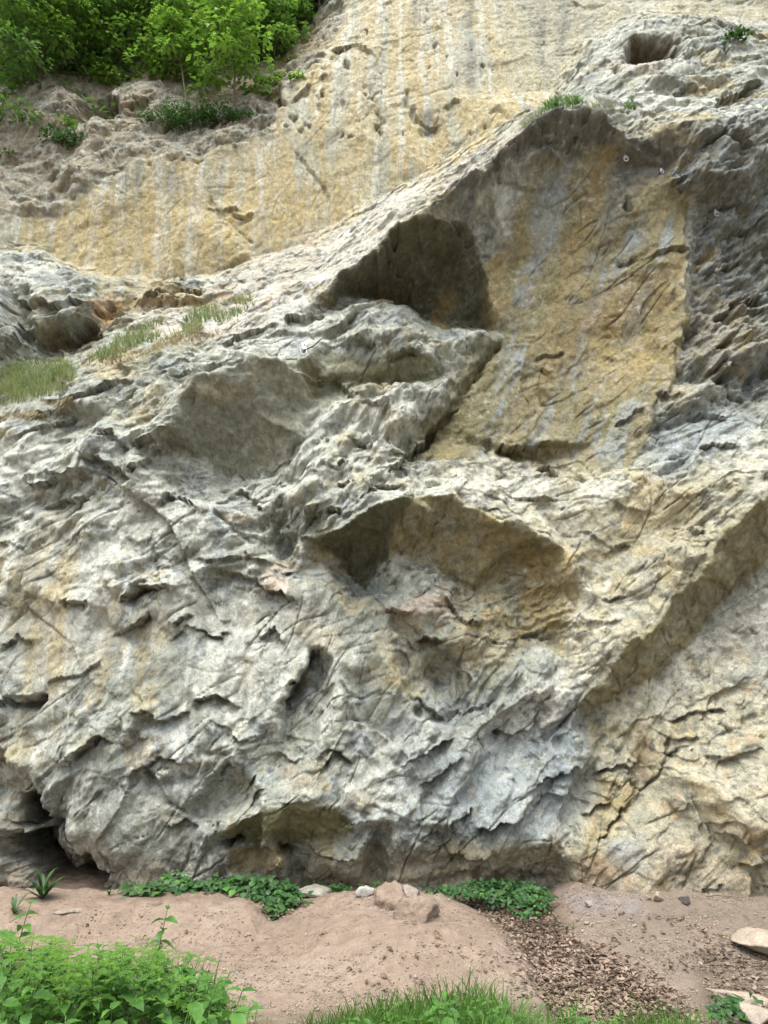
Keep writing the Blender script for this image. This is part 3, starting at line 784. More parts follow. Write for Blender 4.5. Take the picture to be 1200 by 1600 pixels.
# silt splashed and blown onto the lowest metre
mix(np.array([.40, .31, .23]), (1 - smooth(.02, .5, Z)) * (.5 + .6 * f3))
mix(PALE, (1 - BACKWALL) * region('-400,780 250,760 480,900 480,1150 300,1250 -400,1200', 60) * smooth(.02, .3, st2) * .7)
mix(OCHRE, (1 - BACKWALL) * region('-400,860 200,860 300,1000 450,950 450,1120 200,1150 -400,1100', 60) * smooth(.1, .4, st + .3 * f3) * .5)
mix(WHITE, region('400,700 480,640 700,610 620,720 480,800 430,900 260,790 250,740', 20) * smooth(-.1, .4, f2 + f3) * .5)
mix(OLV * 1.15, (1 - BACKWALL) * cp(f5 - .3 * f1, .2, .08) * smooth(-.2, .3, f2) * .5)
mix(OCHRE * .9, (1 - BACKWALL) * cp(e2 - .4 * f1, .32, .05) * .45)
busy = np.clip(rough * 1.2 + .25, .3, 1.3)
mix(DGREY * .85, cp(f5 + .5 * f2, .24, .07) * .55 * busy)
mix(WHITE, cp(-f5 + .5 * f1, .30, .08) * .45 * busy)
mix(np.array([.25, .24, .14]), cp(f4 + .8 * f3, .34, .08) * .35 * busy)
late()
lum(1 + .24 * f3 + .14 * f2 + .22 * f4 + .12 * f5)
Cc *= np.array([.985, 1.0, .955])          # the stone leans to olive
Cc = np.clip(Cc, .02, .8)

def grid_mesh(name, X, Y, Z, cols=None, flip=False):
    nr, nc = X.shape
    co = np.stack([X, Y, Z], -1).reshape(-1, 3).astype(np.float32)
    idx = np.arange(nr * nc, dtype=np.int32).reshape(nr, nc)
    q = np.stack([idx[:-1, :-1], idx[:-1, 1:], idx[1:, 1:], idx[1:, :-1]], -1).reshape(-1, 4)
    if flip:
        q = q[:, ::-1]
    me_ = bpy.data.meshes.new(name)
    me_.vertices.add(len(co)); me_.vertices.foreach_set('co', co.ravel())
    me_.loops.add(q.size); me_.loops.foreach_set('vertex_index', np.ascontiguousarray(q).ravel())
    me_.polygons.add(len(q))
    me_.polygons.foreach_set('loop_start', np.arange(0, q.size, 4, dtype=np.int32))
    me_.polygons.foreach_set('loop_total', np.full(len(q), 4, np.int32))
    me_.update(calc_edges=True)
    me_.polygons.foreach_set('use_smooth', np.ones(len(q), bool))
    if cols is not None:
        at = me_.color_attributes.new('mineral', 'FLOAT_COLOR', 'POINT')
        c4 = np.ones((len(co), 4), np.float32); c4[:, :3] = cols.reshape(-1, 3)
        at.data.foreach_set('color', c4.ravel())
    return me_

# ------------------------------------------------------------------ materials
def new_mat(name):
    m = bpy.data.materials.new(name); m.use_nodes = True
    nt = m.node_tree
    return m, nt, nt.nodes['Principled BSDF']
def nd(nt, t, **kw):
    n = nt.nodes.new(t)
    for k, v in kw.items():
        setattr(n, k, v)
    return n
def earth_mat(name, grain=18.0, fine=90.0, bump=0.6, dist=0.02, rough_=0.92, contrast=0.35, anis=(1, 1, 1)):
    m, nt, p = new_mat(name)
    ca = nd(nt, 'ShaderNodeVertexColor', layer_name='mineral')
    tc = nd(nt, 'ShaderNodeTexCoord')
    mp = nd(nt, 'ShaderNodeMapping'); mp.inputs['Scale'].default_value = anis
    nt.links.new(tc.outputs['Object'], mp.inputs['Vector'])
    n1_ = nd(nt, 'ShaderNodeTexNoise'); n1_.inputs['Scale'].default_value = grain; n1_.inputs['Detail'].default_value = 8; n1_.inputs['Roughness'].default_value = .68
    n2_ = nd(nt, 'ShaderNodeTexNoise'); n2_.inputs['Scale'].default_value = fine; n2_.inputs['Detail'].default_value = 5; n2_.inputs['Roughness'].default_value = .7
    vo = nd(nt, 'ShaderNodeTexVoronoi'); vo.inputs['Scale'].default_value = grain * 1.2; vo.feature = 'F1'
    for q in (n1_, n2_, vo):
        nt.links.new(mp.outputs[0], q.inputs['Vector'])
    r1 = nd(nt, 'ShaderNodeMapRange'); r1.inputs['From Min'].default_value = .3; r1.inputs['From Max'].default_value = .7
    r1.inputs['To Min'].default_value = 1 - contrast; r1.inputs['To Max'].default_value = 1 + contrast
    nt.links.new(n1_.outputs['Fac'], r1.inputs['Value'])
    r2 = nd(nt, 'ShaderNodeMapRange'); r2.inputs['From Min'].default_value = .3; r2.inputs['From Max'].default_value = .7
    r2.inputs['To Min'].default_value = 1 - contrast * .7; r2.inputs['To Max'].default_value = 1 + contrast * .7
    nt.links.new(n2_.outputs['Fac'], r2.inputs['Value'])
    mu = nd(nt, 'ShaderNodeMath', operation='MULTIPLY')
    nt.links.new(r1.outputs[0], mu.inputs[0]); nt.links.new(r2.outputs[0], mu.inputs[1])
    vm = nd(nt, 'ShaderNodeVectorMath', operation='SCALE')
    nt.links.new(ca.outputs['Color'], vm.inputs[0]); nt.links.new(mu.outputs[0], vm.inputs['Scale'])
    nt.links.new(vm.outputs[0], p.inputs['Base Color'])
    p.inputs['Roughness'].default_value = rough_
    p.inputs['Specular IOR Level'].default_value = .25
    ad = nd(nt, 'ShaderNodeMath', operation='MULTIPLY_ADD'); ad.inputs[1].default_value = .35
    nt.links.new(n2_.outputs['Fac'], ad.inputs[0]); nt.links.new(n1_.outputs['Fac'], ad.inputs[2])
    ad2 = nd(nt, 'ShaderNodeMath', operation='MULTIPLY_ADD'); ad2.inputs[1].default_value = -.25
    nt.links.new(vo.outputs['Distance'], ad2.inputs[0]); nt.links.new(ad.outputs[0], ad2.inputs[2])
    bp = nd(nt, 'ShaderNodeBump'); bp.inputs['Strength'].default_value = bump; bp.inputs['Distance'].default_value = dist
    nt.links.new(ad2.outputs[0], bp.inputs['Height']); nt.links.new(bp.outputs[0], p.inputs['Normal'])
    return m
M_ROCK = earth_mat('limestone', 13, 75, 1.0, .05, .9, .34, (1.25, 1, .8))
M_DIRT = earth_mat('dry_earth', 11, 70, .9, .035, .97, .24)
M_STONE = earth_mat('loose_limestone', 30, 120, .6, .015, .9, .25)

def link(name, me_, mat=None, parent=None, loc=None, kind=None, label=None, cat=None, group=None):
    o = bpy.data.objects.new(name, me_)
    COL.objects.link(o)
    if mat is not None and me_ is not None and not me_.materials:
        me_.materials.append(mat)
    if parent is not None:
        o.parent = parent
    if loc is not None:
        o.location = loc
    for k, v in (('kind', kind), ('label', label), ('category', cat), ('group', group)):
        if v:
            o[k] = v
    return o
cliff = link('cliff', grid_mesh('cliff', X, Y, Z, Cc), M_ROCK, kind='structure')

# lookup of the finished wall by bearing: nearest surface point in 4-unit bins
FU, FV, FD = proj(X, Y, Z)
bu = np.floor((FU + 200) / 4).astype(int).ravel(); bvv = np.floor((FV + 200) / 4).astype(int).ravel()
NBU, NBV = 400, 500
ok = (bu >= 0) & (bu < NBU) & (bvv >= 0) & (bvv < NBV)
key = (bvv * NBU + bu)[ok]; idv = np.where(ok)[0]; dd = FD.ravel()[ok]
order = np.argsort(-dd)
NEAR = np.full(NBU * NBV, -1)
NEAR[key[order]] = idv[order]          # nearest written last
PX, PY, PZ = X.ravel(), Y.ravel(), Z.ravel()
NN = n2.reshape(-1, 3)
def surf(px, py):
    for r in range(0, 5):
        for dj in range(-r, r + 1):
            for di in range(-r, r + 1):
                i, j = int((px + 200) // 4) + di, int((py + 200) // 4) + dj
                if 0 <= i < NBU and 0 <= j < NBV and NEAR[j * NBU + i] >= 0:
                    k = NEAR[j * NBU + i]
                    return Vector((PX[k], PY[k], PZ[k])), Vector(NN[k])
    return None, None
#==GROUND==
# ------------------------------------------------------------------ ground
gx = np.concatenate([-np.geomspace(60, 4.9, 28), np.linspace(-4.8, 4.8, 560), np.geomspace(4.9, 60, 28)])
gy = np.concatenate([-np.geomspace(60, .5, 24), np.linspace(0, 2.9, 40), np.linspace(2.92, 7.6, 330), np.geomspace(7.7, 60, 24)])
DIRTL = "-400,1395 380,1400 400,1408 428,1440 425,1470 440,1520 560,1560 600,1700 -400,1700"
MOUND = "432,1452 462,1418 520,1398 600,1392 720,1400 775,1440 815,1470 835,1500 820,1545 700,1570 560,1560 470,1520"
LITTER = "700,1395 858,1393 878,1432 900,1462 940,1490 985,1512 1020,1540 1060,1570 1110,1600 1160,1700 900,1700 862,1580 840,1540 826,1500 806,1470 770,1440"
RDIRT = "870,1380 1600,1380 1600,1700 1150,1700 1070,1570 1000,1515 900,1455"
_rf = random.Random(3)
FEET = [(_rf.uniform(-2.6, 2.6), _rf.uniform(4.6, 6.2), _rf.uniform(.5, 2.6)) for _ in range(26)]
def ground_z(x, y):
    x = np.asarray(x, float); y = np.asarray(y, float)
    u, v, d = proj(x, np.maximum(y, .6), np.zeros_like(x))
    u = np.clip(u, -3000, 4000); v = np.clip(v, -3000, 4000)
    n = fbm(x * 1.1, y * 1.1, 0 * x, 4, seed=81)
    nn = fbm(x * 5, y * 5, 0 * x, 4, .55, seed=82)
    wu, wv = u + 14 * nn, v + 8 * nn
    def reg(t, soft):
        return 1 - smooth(-soft, soft, poly_sd(wu, wv * 1.0, S(t)))
    m = 1 - smooth(-120, 16, poly_sd(wu, wv * 2.2, [(a_, b_ * 2.2) for a_, b_ in S(MOUND)]))
    z = .17 * m
    z = z + .09 * (1 - smooth(-20, 10, poly_sd(wu, wv * 1.4, [(a_, b_ * 1.4) for a_, b_ in S("-400,1395 380,1400 425,1430 400,1462 300,1466 200,1450 0,1462 -400,1460")])))
    z = z - .07 * reg(LITTER, 26)
    z = z + .10 * reg("880,1390 1600,1390 1600,1455 1000,1450 920,1440", 30)
    z = z - .05 * reg("980,1520 1250,1480 1300,1560 1080,1580", 30)
    near = smooth(8.5, 6.6, y) if False else 1.0
    fade = 1 - smooth(3.6, 6, np.abs(x)) * 0.7
    fa = facets(x * 7 + nn, y * 7, 91); fb = facets(x * 16, y * 16 + nn, 92)
    for (fx_, fy_, fr_) in FEET:
        c_, s2 = math.cos(fr_), math.sin(fr_)
        q1, q2 = (x - fx_) * c_ + (y - fy_) * s2, -(x - fx_) * s2 + (y - fy_) * c_
        z = z - .020 * np.exp(-((q1 / .045) ** 2 + (q2 / .12) ** 2) ** 2) + .006 * np.exp(-(((q1 / .075) ** 2 + (q2 / .16) ** 2 - 1) / .5) ** 2)
    z = z * fade + .05 * n + .020 * nn + (.022 * fa + .012 * fb) * smooth(-.5, .4, n + .3)
    z = z + .05 * (1 - smooth(2.5, 4.4, y)) + .010 * ridged(x * 3, y * 3, 0 * x, 4, seed=83) * (1 - .5 * m)
    return z
GX, GY = np.meshgrid(gx, gy)
GZ = ground_z(GX, GY)
gu, gv, _ = proj(GX, np.maximum(GY, .6), GZ)
gu = np.clip(gu, -3000, 4000); gv = np.clip(gv, -3000, 4000)
gn = fbm(GX * 1.4, GY * 1.4, 0 * GX, 5, .6, seed=84); gn2 = fbm(GX * 7, GY * 7, 0 * GX, 4, .6, seed=85)
wgu, wgv = gu + 16 * gn2, gv + 9 * gn2
def greg(t, soft):
    return 1 - smooth(-soft, soft, poly_sd(wgu, wgv, S(t)))
Gc = np.empty(GX.shape + (3,)); Gc[:] = (.36, .262, .190)
def gmix(col, m):
    m = np.clip(m, 0, 1)[..., None]
    Gc[:] = Gc * (1 - m) + np.asarray(col) * m
gmix((.44, .34, .26), smooth(0, .45, gn) * .5)
gmix((.27, .19, .135), smooth(.05, .5, -gn + .4 * gn2) * .5)
gmix((.27, .215, .160), greg(RDIRT, 30) * .75)
gmix((.21, .16, .115), greg("900,1405 1000,1420 1300,1420 1300,1450 1000,1445 900,1430", 14) * .5)
gmix((.36, .31, .29), greg("880,1395 1000,1400 1010,1430 900,1425", 16) * .6)
gmix((.15, .105, .07), greg(LITTER, 16) * .85)
gmix((.16, .12, .08), greg("1080,1500 1260,1470 1260,1620 1100,1620", 14) * .6)
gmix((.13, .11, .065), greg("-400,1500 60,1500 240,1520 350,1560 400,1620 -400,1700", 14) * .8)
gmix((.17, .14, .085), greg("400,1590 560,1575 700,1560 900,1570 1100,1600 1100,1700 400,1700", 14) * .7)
gmix((.20, .15, .10), np.clip(1 - smooth(2.2, 3.2, GY) + smooth(4, 6, abs(GX)), 0, 1) * .8)
gmix((.22, .155, .11), greg("150,1398 460,1400 460,1435 430,1445 380,1410 150,1408", 6) * .7)
gmix((.22, .15, .11), smooth(.25, .5, gn2 + .5 * gn) * .35)
Gc *= (1 + .16 * gn2)[..., None] * np.array([.66, .69, .72])
ground = link('ground', grid_mesh('ground', GX, GY, GZ, Gc), M_DIRT, kind='structure')

def gtab(x, y):
    x = np.atleast_1d(np.asarray(x, float)); y = np.atleast_1d(np.asarray(y, float))
    i = np.clip(np.searchsorted(gx, x) - 1, 0, len(gx) - 2); j = np.clip(np.searchsorted(gy, y) - 1, 0, len(gy) - 2)
    fx = np.clip((x - gx[i]) / (gx[i + 1] - gx[i]), 0, 1); fy = np.clip((y - gy[j]) / (gy[j + 1] - gy[j]), 0, 1)
    return (GZ[j, i] * (1 - fx) + GZ[j, i + 1] * fx) * (1 - fy) + (GZ[j + 1, i] * (1 - fx) + GZ[j + 1, i + 1] * fx) * fy
def gpt(px, py):
    """point of the ground sheet under a bearing"""
    z = 0.0
    for _ in range(6):
        v = (800 - py) / FPX
        sl = (SP + v * CP) / (CP - v * SP)
        Yy = (z - CAM_Z) / sl
        x, y, _z = pt(px, py, Yy)
        z = float(gtab(x, y)[0])
    return Vector((x, y, z))
def gz1(x, y):
    return float(gtab(x, y)[0])

# ------------------------------------------------------------------ plant materials and leaves
def leaf_mat(name, c1, c2, trans=.45, rough_=.5, per='island'):
    m, nt, p = new_mat(name)
    if per == 'island':
        g = nd(nt, 'ShaderNodeNewGeometry'); src_ = g.outputs['Random Per Island']
    else:
        g = nd(nt, 'ShaderNodeObjectInfo'); src_ = g.outputs['Random']
    tc = nd(nt, 'ShaderNodeTexCoord')
    n_ = nd(nt, 'ShaderNodeTexNoise'); n_.inputs['Scale'].default_value = 2.2; n_.inputs['Detail'].default_value = 3
    nt.links.new(tc.outputs['Object'], n_.inputs['Vector'])
    ad = nd(nt, 'ShaderNodeMath', operation='MULTIPLY_ADD'); ad.inputs[1].default_value = .65
    sb = nd(nt, 'ShaderNodeMath', operation='MULTIPLY_ADD'); sb.inputs[1].default_value = 1.6; sb.inputs[2].default_value = -.62
    nt.links.new(n_.outputs['Fac'], sb.inputs[0])
    nt.links.new(src_, ad.inputs[0]); nt.links.new(sb.outputs[0], ad.inputs[2])
    cr = nd(nt, 'ShaderNodeMix', data_type='RGBA')
    cr.clamp_factor = True
    cr.inputs['A'].default_value = (*c1, 1); cr.inputs['B'].default_value = (*c2, 1)
    nt.links.new(ad.outputs[0], cr.inputs['Factor'])
    nt.links.new(cr.outputs['Result'], p.inputs['Base Color'])
    p.inputs['Roughness'].default_value = rough_
    p.inputs['Specular IOR Level'].default_value = .3
    if trans:
        t = nd(nt, 'ShaderNodeBsdfTranslucent')
        sc_ = nd(nt, 'ShaderNodeVectorMath', operation='MULTIPLY'); sc_.inputs[1].default_value = (1.1, 1.2, .65)
        nt.links.new(cr.outputs['Result'], sc_.inputs[0]); nt.links.new(sc_.outputs[0], t.inputs['Color'])
        mx = nd(nt, 'ShaderNodeMixShader'); mx.inputs[0].default_value = trans
        nt.links.new(p.outputs[0], mx.inputs[1]); nt.links.new(t.outputs[0], mx.inputs[2])
        nt.links.new(mx.outputs[0], nt.nodes['Material Output'].inputs['Surface'])
    return m
def bark_mat(name, c1, c2):
    m, nt, p = new_mat(name)
    n_ = nd(nt, 'ShaderNodeTexNoise'); n_.inputs['Scale'].default_value = 14; n_.inputs['Detail'].default_value = 6
    cr = nd(nt, 'ShaderNodeMix', data_type='RGBA'); cr.inputs['A'].default_value = (*c1, 1); cr.inputs['B'].default_value = (*c2, 1)
    tc = nd(nt, 'ShaderNodeTexCoord'); nt.links.new(tc.outputs['Object'], n_.inputs['Vector'])
    nt.links.new(n_.outputs['Fac'], cr.inputs['Factor']); nt.links.new(cr.outputs['Result'], p.inputs['Base Color'])
    b_ = nd(nt, 'ShaderNodeBump'); b_.inputs['Distance'].default_value = .01; nt.links.new(n_.outputs['Fac'], b_.inputs['Height']); nt.links.new(b_.outputs[0], p.inputs['Normal'])
    p.inputs['Roughness'].default_value = .9
    return m
M_TREE = leaf_mat('tree_leaves', (.070, .155, .040), (.18, .295, .075))
M_TREE_D = leaf_mat('dark_tree_leaves', (.050, .12, .034), (.135, .235, .060))
M_TREE_B = leaf_mat('young_tree_leaves', (.090, .19, .038), (.21, .34, .070))
M_SHRUB = leaf_mat('shrub_leaves', (.020, .060, .018), (.055, .13, .032))
M_NETTLE = leaf_mat('herb_leaves', (.040, .120, .028), (.105, .235, .040), .35, .5, 'object')
M_CLEAVER = leaf_mat('cleavers_leaves', (.09, .20, .03), (.16, .29, .045))
M_BRAMBLE = leaf_mat('bramble_leaves', (.016, .050, .022), (.065, .125, .038), .2, .42, 'object')
M_BRAMBLE_S = leaf_mat('small_leaves', (.018, .065, .020), (.050, .13, .034), .25)
M_GRASS = leaf_mat('grass_blades', (.055, .135, .022), (.13, .24, .050), .4)
M_GRASS_L = leaf_mat('ledge_grass_blades', (.10, .17, .055), (.34, .34, .19), .4)
M_STRAW = leaf_mat('dry_grass_blades', (.22, .17, .10), (.42, .35, .22), .3)
M_DEAD = leaf_mat('dead_leaves', (.055, .040, .030), (.33, .245, .185), .1, .7)
M_DEADO = leaf_mat('dead_leaf', (.06, .038, .025), (.26, .17, .115), .1, .7, 'object')
M_ORANGE = leaf_mat('orange_leaves', (.45, .12, .03), (.55, .25, .06), .3)
M_BARK = bark_mat('bark', (.05, .04, .03), (.14, .12, .09))
M_STEM = bark_mat('green_stem', (.05, .10, .02), (.10, .17, .04))
M_TWIG = bark_mat('twig', (.10, .07, .05), (.24, .18, .13))
M_ROOT = bark_mat('root', (.16, .13, .10), (.32, .28, .22))

def unit(a_):
    return a_ / (np.linalg.norm(a_, axis=-1)[..., None] + 1e-9)
def leaf_verts(C, T, N, L, W, fold=.18, droop=.15):
    """C base, T tip direction, N face normal, arrays; returns verts (n*5,3) and faces"""
    C, T, N = np.asarray(C, float), unit(np.asarray(T, float)), np.asarray(N, float)
    B = unit(np.cross(T, N)); N = unit(np.cross(B, T))
    L = np.asarray(L)[:, None]; W = np.asarray(W)[:, None]
    v = np.stack([C, C + T * L * .45 + B * W * .5 + N * W * fold, C + T * L - N * L * droop, C + T * L * .45 - B * W * .5 + N * W * fold, C + T * L * .48], 1)
    n = len(C)
    b_ = (np.arange(n) * 5)[:, None, None]
    f = (b_ + np.array([[0, 4, 1], [1, 4, 2], [2, 4, 3], [3, 4, 0]])[None]).reshape(-1, 3)
    return v.reshape(-1, 3), f
def tri_mesh(name, chunks, smooth_=False):
    vs, fs, o_ = [], [], 0
    for v, f in chunks:
        vs.append(np.asarray(v, np.float32)); fs.append(np.asarray(f, np.int32) + o_); o_ += len(v)
    v = np.concatenate(vs); f = np.concatenate(fs)
    m = bpy.data.meshes.new(name)
    m.vertices.add(len(v)); m.vertices.foreach_set('co', v.ravel())
    m.loops.add(f.size); m.loops.foreach_set('vertex_index', f.ravel())
    m.polygons.add(len(f)); m.polygons.foreach_set('loop_start', np.arange(0, f.size, 3, dtype=np.int32))
    m.polygons.foreach_set('loop_total', np.full(len(f), 3, np.int32))
    m.update(calc_edges=True)
    if smooth_:
        m.polygons.foreach_set('use_smooth', np.ones(len(f), bool))
    return m
def tube(path, rads, n=6):
    P = np.array([tuple(p_) for p_ in path], float); rads = np.asarray(rads, float)
    T = unit(np.gradient(P, axis=0))
    ref = np.array([.3, .2, .93]) if abs(T[0] @ np.array([.3, .2, .93])) < .9 else np.array([1., 0, 0])
    A = unit(np.cross(T, ref)); B = np.cross(T, A)
    an = np.linspace(0, 2 * math.pi, n, endpoint=False)
    v = P[:, None] + rads[:, None, None] * (np.cos(an)[None, :, None] * A[:, None] + np.sin(an)[None, :, None] * B[:, None])
    v = v.reshape(-1, 3); f = []
    for i in range(len(P) - 1):
        for j in range(n):
            a_, b_ = i * n + j, i * n + (j + 1) % n
            f += [(a_, b_, b_ + n), (a_, b_ + n, a_ + n)]
    e = (len(P) - 1) * n
    for j in range(1, n - 1):
        f += [(e, e + j, e + j + 1), (0, j + 1, j)]
    return v, np.array(f)
NR_ = np.random.RandomState(42)
rnd = random.Random(42)
def rvec(n):
    return unit(NR_.normal(size=(n, 3)))

# ------------------------------------------------------------------ trees and shrubs on the upper slope
def spray_leaves(c, r, n, flat=.35, L=(.07, .12), droop=-.35, out=None):
    """a layered spray of leaves about c"""
    a_ = NR_.rand(n) * 2 * math.pi; q = np.sqrt(NR_.rand(n)) * r
    p = np.stack([np.cos(a_) * q, np.sin(a_) * q * .8, (NR_.rand(n) - .5) * 2 * r * flat], 1)
    p[:, 2] += -.25 * q * q / max(r, .01)
    if out is not None:
        p[:, 2] += (p[:, :2] @ np.asarray(out)[:2]) * -.35
    t = np.stack([np.cos(a_) + NR_.normal(size=n) * .5, np.sin(a_) + NR_.normal(size=n) * .5, droop + NR_.normal(size=n) * .25], 1)
    nn_ = np.stack([NR_.normal(size=n) * .38, NR_.normal(size=n) * .38 - .25, np.ones(n)], 1)
    l = NR_.uniform(L[0], L[1], n)
    return leaf_verts(np.asarray(c) + p, t, nn_, l, l * .62)
def tree(px, py, h, cr, label, mat, trunk_r=.045, nspray=12, per=95, lean=(0, -.25), low=.25, L=(.07, .12), group=None, name='broadleaf_tree', root=None, bark=None):
    base, nrm = surf(px, py)
    if base is None:
        return
    base = base + Vector((0, .05, -.08))
    t = link(name, None, loc=base, label=label, cat='tree', group=group)
    n = 8
    path = [Vector((lean[0] * h * (k / n) ** 1.3 + rnd.uniform(-.03, .03) * h * .3 * (k > 0), lean[1] * h * (k / n) ** 1.4, h * k / n)) for k in range(n + 1)]
    ch = [tube(path, np.linspace(trunk_r, trunk_r * .2, n + 1))]
    cr_ch = []
    nspray = int(nspray * 1.35); per = int(per * 1.25)
    for i in range(nspray):
        f = low + (1 - low) * (i + .5) / nspray
        k = min(n - 1, int(f * n)); p0 = path[k].lerp(path[k + 1], f * n - k)
        an = i * 2.4 + rnd.uniform(-.4, .4)
        ln = cr * (1.05 - .55 * f) * rnd.uniform(.6, 1.1)
        d = Vector((math.cos(an), math.sin(an) * .8 - .30, rnd.uniform(-.45, .35)))
        p1 = p0 + d * ln * .55 + Vector((0, 0, .08)); p2 = p0 + d * ln
        ch.append(tube([p0, p1, p2], [trunk_r * .35, trunk_r * .22, trunk_r * .08], 4))
        cr_ch.append(spray_leaves(p2, cr * rnd.uniform(.28, .42), int(per * .6), L=L, out=d))
        cr_ch.append(spray_leaves(p1, cr * rnd.uniform(.25, .36), int(per * .4), L=L, out=d))
    cr_ch.append(spray_leaves(path[-1], cr * .3, per // 2, L=L))
    if root:
        for rr in root:
            ch.append(tube([Vector(q) for q in rr], np.linspace(trunk_r * .9, trunk_r * .25, len(rr)), 6))
    link('trunk', tri_mesh('trunk', ch, True), bark or M_BARK, t)
    link('crown', tri_mesh('crown', cr_ch), mat, t)
    return t
tree(-25, 195, 2.4, 1.1, 'low dark tree hanging in from the left edge beside the brown boulder', M_TREE_D, .04, 12, 100, (.1, -.3), .0)
tree(60, 128, 1.7, 1.0, 'short leafy tree whose crown hides the top of the pale boulder', M_TREE, .04, 12, 110, (0, -.35), .0)
TG = 'trees on the slope above the rock'
tree(128, 122, 1.3, .75, 'low bright bush-like tree spilling over the rim above the dark hollow', M_TREE_B, .03, 12, 100, (.05, -.35), .0)
tree(228, 108, 1.5, .7, 'low leafy tree filling the gap right of the bare hanging roots', M_TREE, .03, 11, 90, (.0, -.2), .0)
tree(275, 128, 1.7, .7, 'leafy young tree directly behind the thin leaning sapling', M_TREE_B, .025, 11, 80, (.0, -.2), .05)
tree(430, 98, 1.2, .6, 'low dark tree leaning out of the corner beside the orange sprig', M_TREE, .025, 10, 80, (-.1, -.2), .0)
tree(20, 130, 2.6, 1.0, 'dense dark green tree at the left edge, leaves hanging low over the rock', M_TREE, .05, 14, 110, (.05, -.3), .05, group=TG)
tree(95, 105, 2.8, 1.15, 'broad bright green tree with drooping sprays above the pale hollowed boulder', M_TREE_B, .06, 16, 120, (.18, -.35), .05, group=TG)
tree(150, 100, 3.2, 1.0, 'tall green tree behind the drooping sprays, beside the root-hung tree', M_TREE_D, .05, 14, 100, (0, -.1), .15, group=TG)
tree(203, 110, 2.7, .85, 'grey-stemmed tree whose bare roots hang down over the earth bank', M_TREE, .04, 12, 90, (-.12, -.1), .30, group=TG,
     root=[((0, 0, .1), (.02, -.12, -.15), (.05, -.25, -.42), (.16, -.3, -.7)), ((0, 0, .05), (-.05, -.15, -.1), (-.08, -.25, -.45)), ((0, 0, .0), (-.25, -.1, -.12), (-.55, -.15, -.3))], bark=M_ROOT)
tree(250, 92, 3.0, .95, 'slim-stemmed green tree between the rooty tree and the bright saplings', M_TREE_B, .035, 13, 100, (.05, -.2), .2, group=TG)
tree(294, 170, 1.75, .55, 'thin leaning sapling with pale twin stems rising from the low bushes', M_TREE_B, .018, 9, 45, (-.22, -.05), .45, L=(.06, .11), group='saplings at the rock edge', bark=M_ROOT)
tree(366, 176, 2.2, .72, 'bright yellow-green sapling with a straight dark stem at the rock edge', M_TREE_B, .02, 14, 62, (-.06, -.12), .35, L=(.07, .125), group='saplings at the rock edge')
tree(330, 118, 2.5, .9, 'mid green tree just behind the bright sapling', M_TREE, .04, 13, 90, (.05, -.1), .15, group=TG)
tree(400, 95, 2.2, .8, 'leafy green tree reaching towards the yellow wall', M_TREE, .04, 13, 90, (.12, -.1), .15, group=TG)
tree(435, 72, 1.5, .6, 'small bright tree at the right end of the green slope', M_TREE_B, .025, 9, 60, (-.1, -.15), .2, group=TG)
tree(462, 50, 1.9, .7, 'dark bushy tree in the corner where slope meets yellow wall', M_TREE_D, .03, 12, 80, (-.05, 0), .05, group=TG)
tree(497, 15, 1.3, .5, 'small dark tree on the rim of the yellow wall', M_TREE_D, .03, 9, 70, (-.1, 0), .05, group=TG)
tree(-100, 130, 2.8, 1.2, 'dense green tree beyond the left edge of the brown boulder', M_TREE, .05, 12, 90, (.05, -.2), .0)
tree(-150, 60, 3.2, 1.4, 'tall green tree at the far left end of the slope', M_TREE_D, .05, 12, 90, (.0, -.1), .0)
back = ['dark tree standing furthest left at the top of the slope', 'dark tree at the top of the slope, above the drooping sprays', 'dark tree at the top of the slope, above the rooty tree', 'dark tree at the top of the slope, above the thin leaning sapling', 'dark tree at the top of the slope, above the bright sapling', 'dark tree furthest right at the top of the slope']
for (px_, py_), lb in zip(((-30, 45), (70, 45), (165, 45), (255, 42), (345, 38), (425, 25)), back):
    tree(px_, py_, 3.2, 1.35, lb, M_TREE_D if px_ % 2 else M_TREE, .06, 15, 120, (0, -.1), .0, group='trees at the top of the slope')

def shrub(px, py, r, n, label, mat, name='shrub', L=(.035, .06), hgt=.8, spread=1.0, group=None, cat='shrub', sink=.02, stems=7):
    base, nrm = surf(px, py)
    if base is None:
        return
    t = link(name, None, loc=base + Vector((0, .03, -sink)), label=label, cat=cat, group=group)
    ch, lv = [], []
    for k in range(stems):
        an = k * 2.4 + rnd.random(); q = rnd.uniform(.3, .9)
        tip = Vector((math.cos(an) * r * q * spread, math.sin(an) * r * q * .6 - r * .3, r * hgt * rnd.uniform(.5, 1.0)))
        ch.append(tube([Vector((0, 0, 0)), tip * .55 + Vector((0, 0, r * .08)), tip], [r * .03 + .002, r * .02 + .001, .0015], 4))
        lv.append(spray_leaves(tip, r * .42, n // stems, .55, L))
    d = rvec(n // 2); d[:, 2] = abs(d[:, 2]); d[:, 0] *= spread
    c = d * r * np.array([.9, .7, hgt * .8]) * (NR_.rand(n // 2, 1) ** .4)
    l = NR_.uniform(L[0], L[1], n // 2)
    lv.append(leaf_verts(c + np.array([0, -r * .15, 0]), d + rvec(n // 2) * .8 + np.array([0, 0, -.2]), d + rvec(n // 2) * .4 + np.array([0, -.2, .6]), l, l * .6))
    link('stem', tri_mesh('stem', ch), M_TWIG, t)
    link('foliage', tri_mesh('foliage', lv), mat, t)
    return t
SG = 'low bushes on the earthy ledge'
shrub(258, 205, .42, 700, 'dark green bush hanging at the left end of the row under the saplings', M_SHRUB, group=SG)
shrub(300, 200, .40, 650, 'dark green bush in the middle of the row under the thin leaning sapling', M_SHRUB, group=SG)
shrub(345, 190, .32, 480, 'dark green bush at the foot of the bright sapling', M_SHRUB, group=SG)
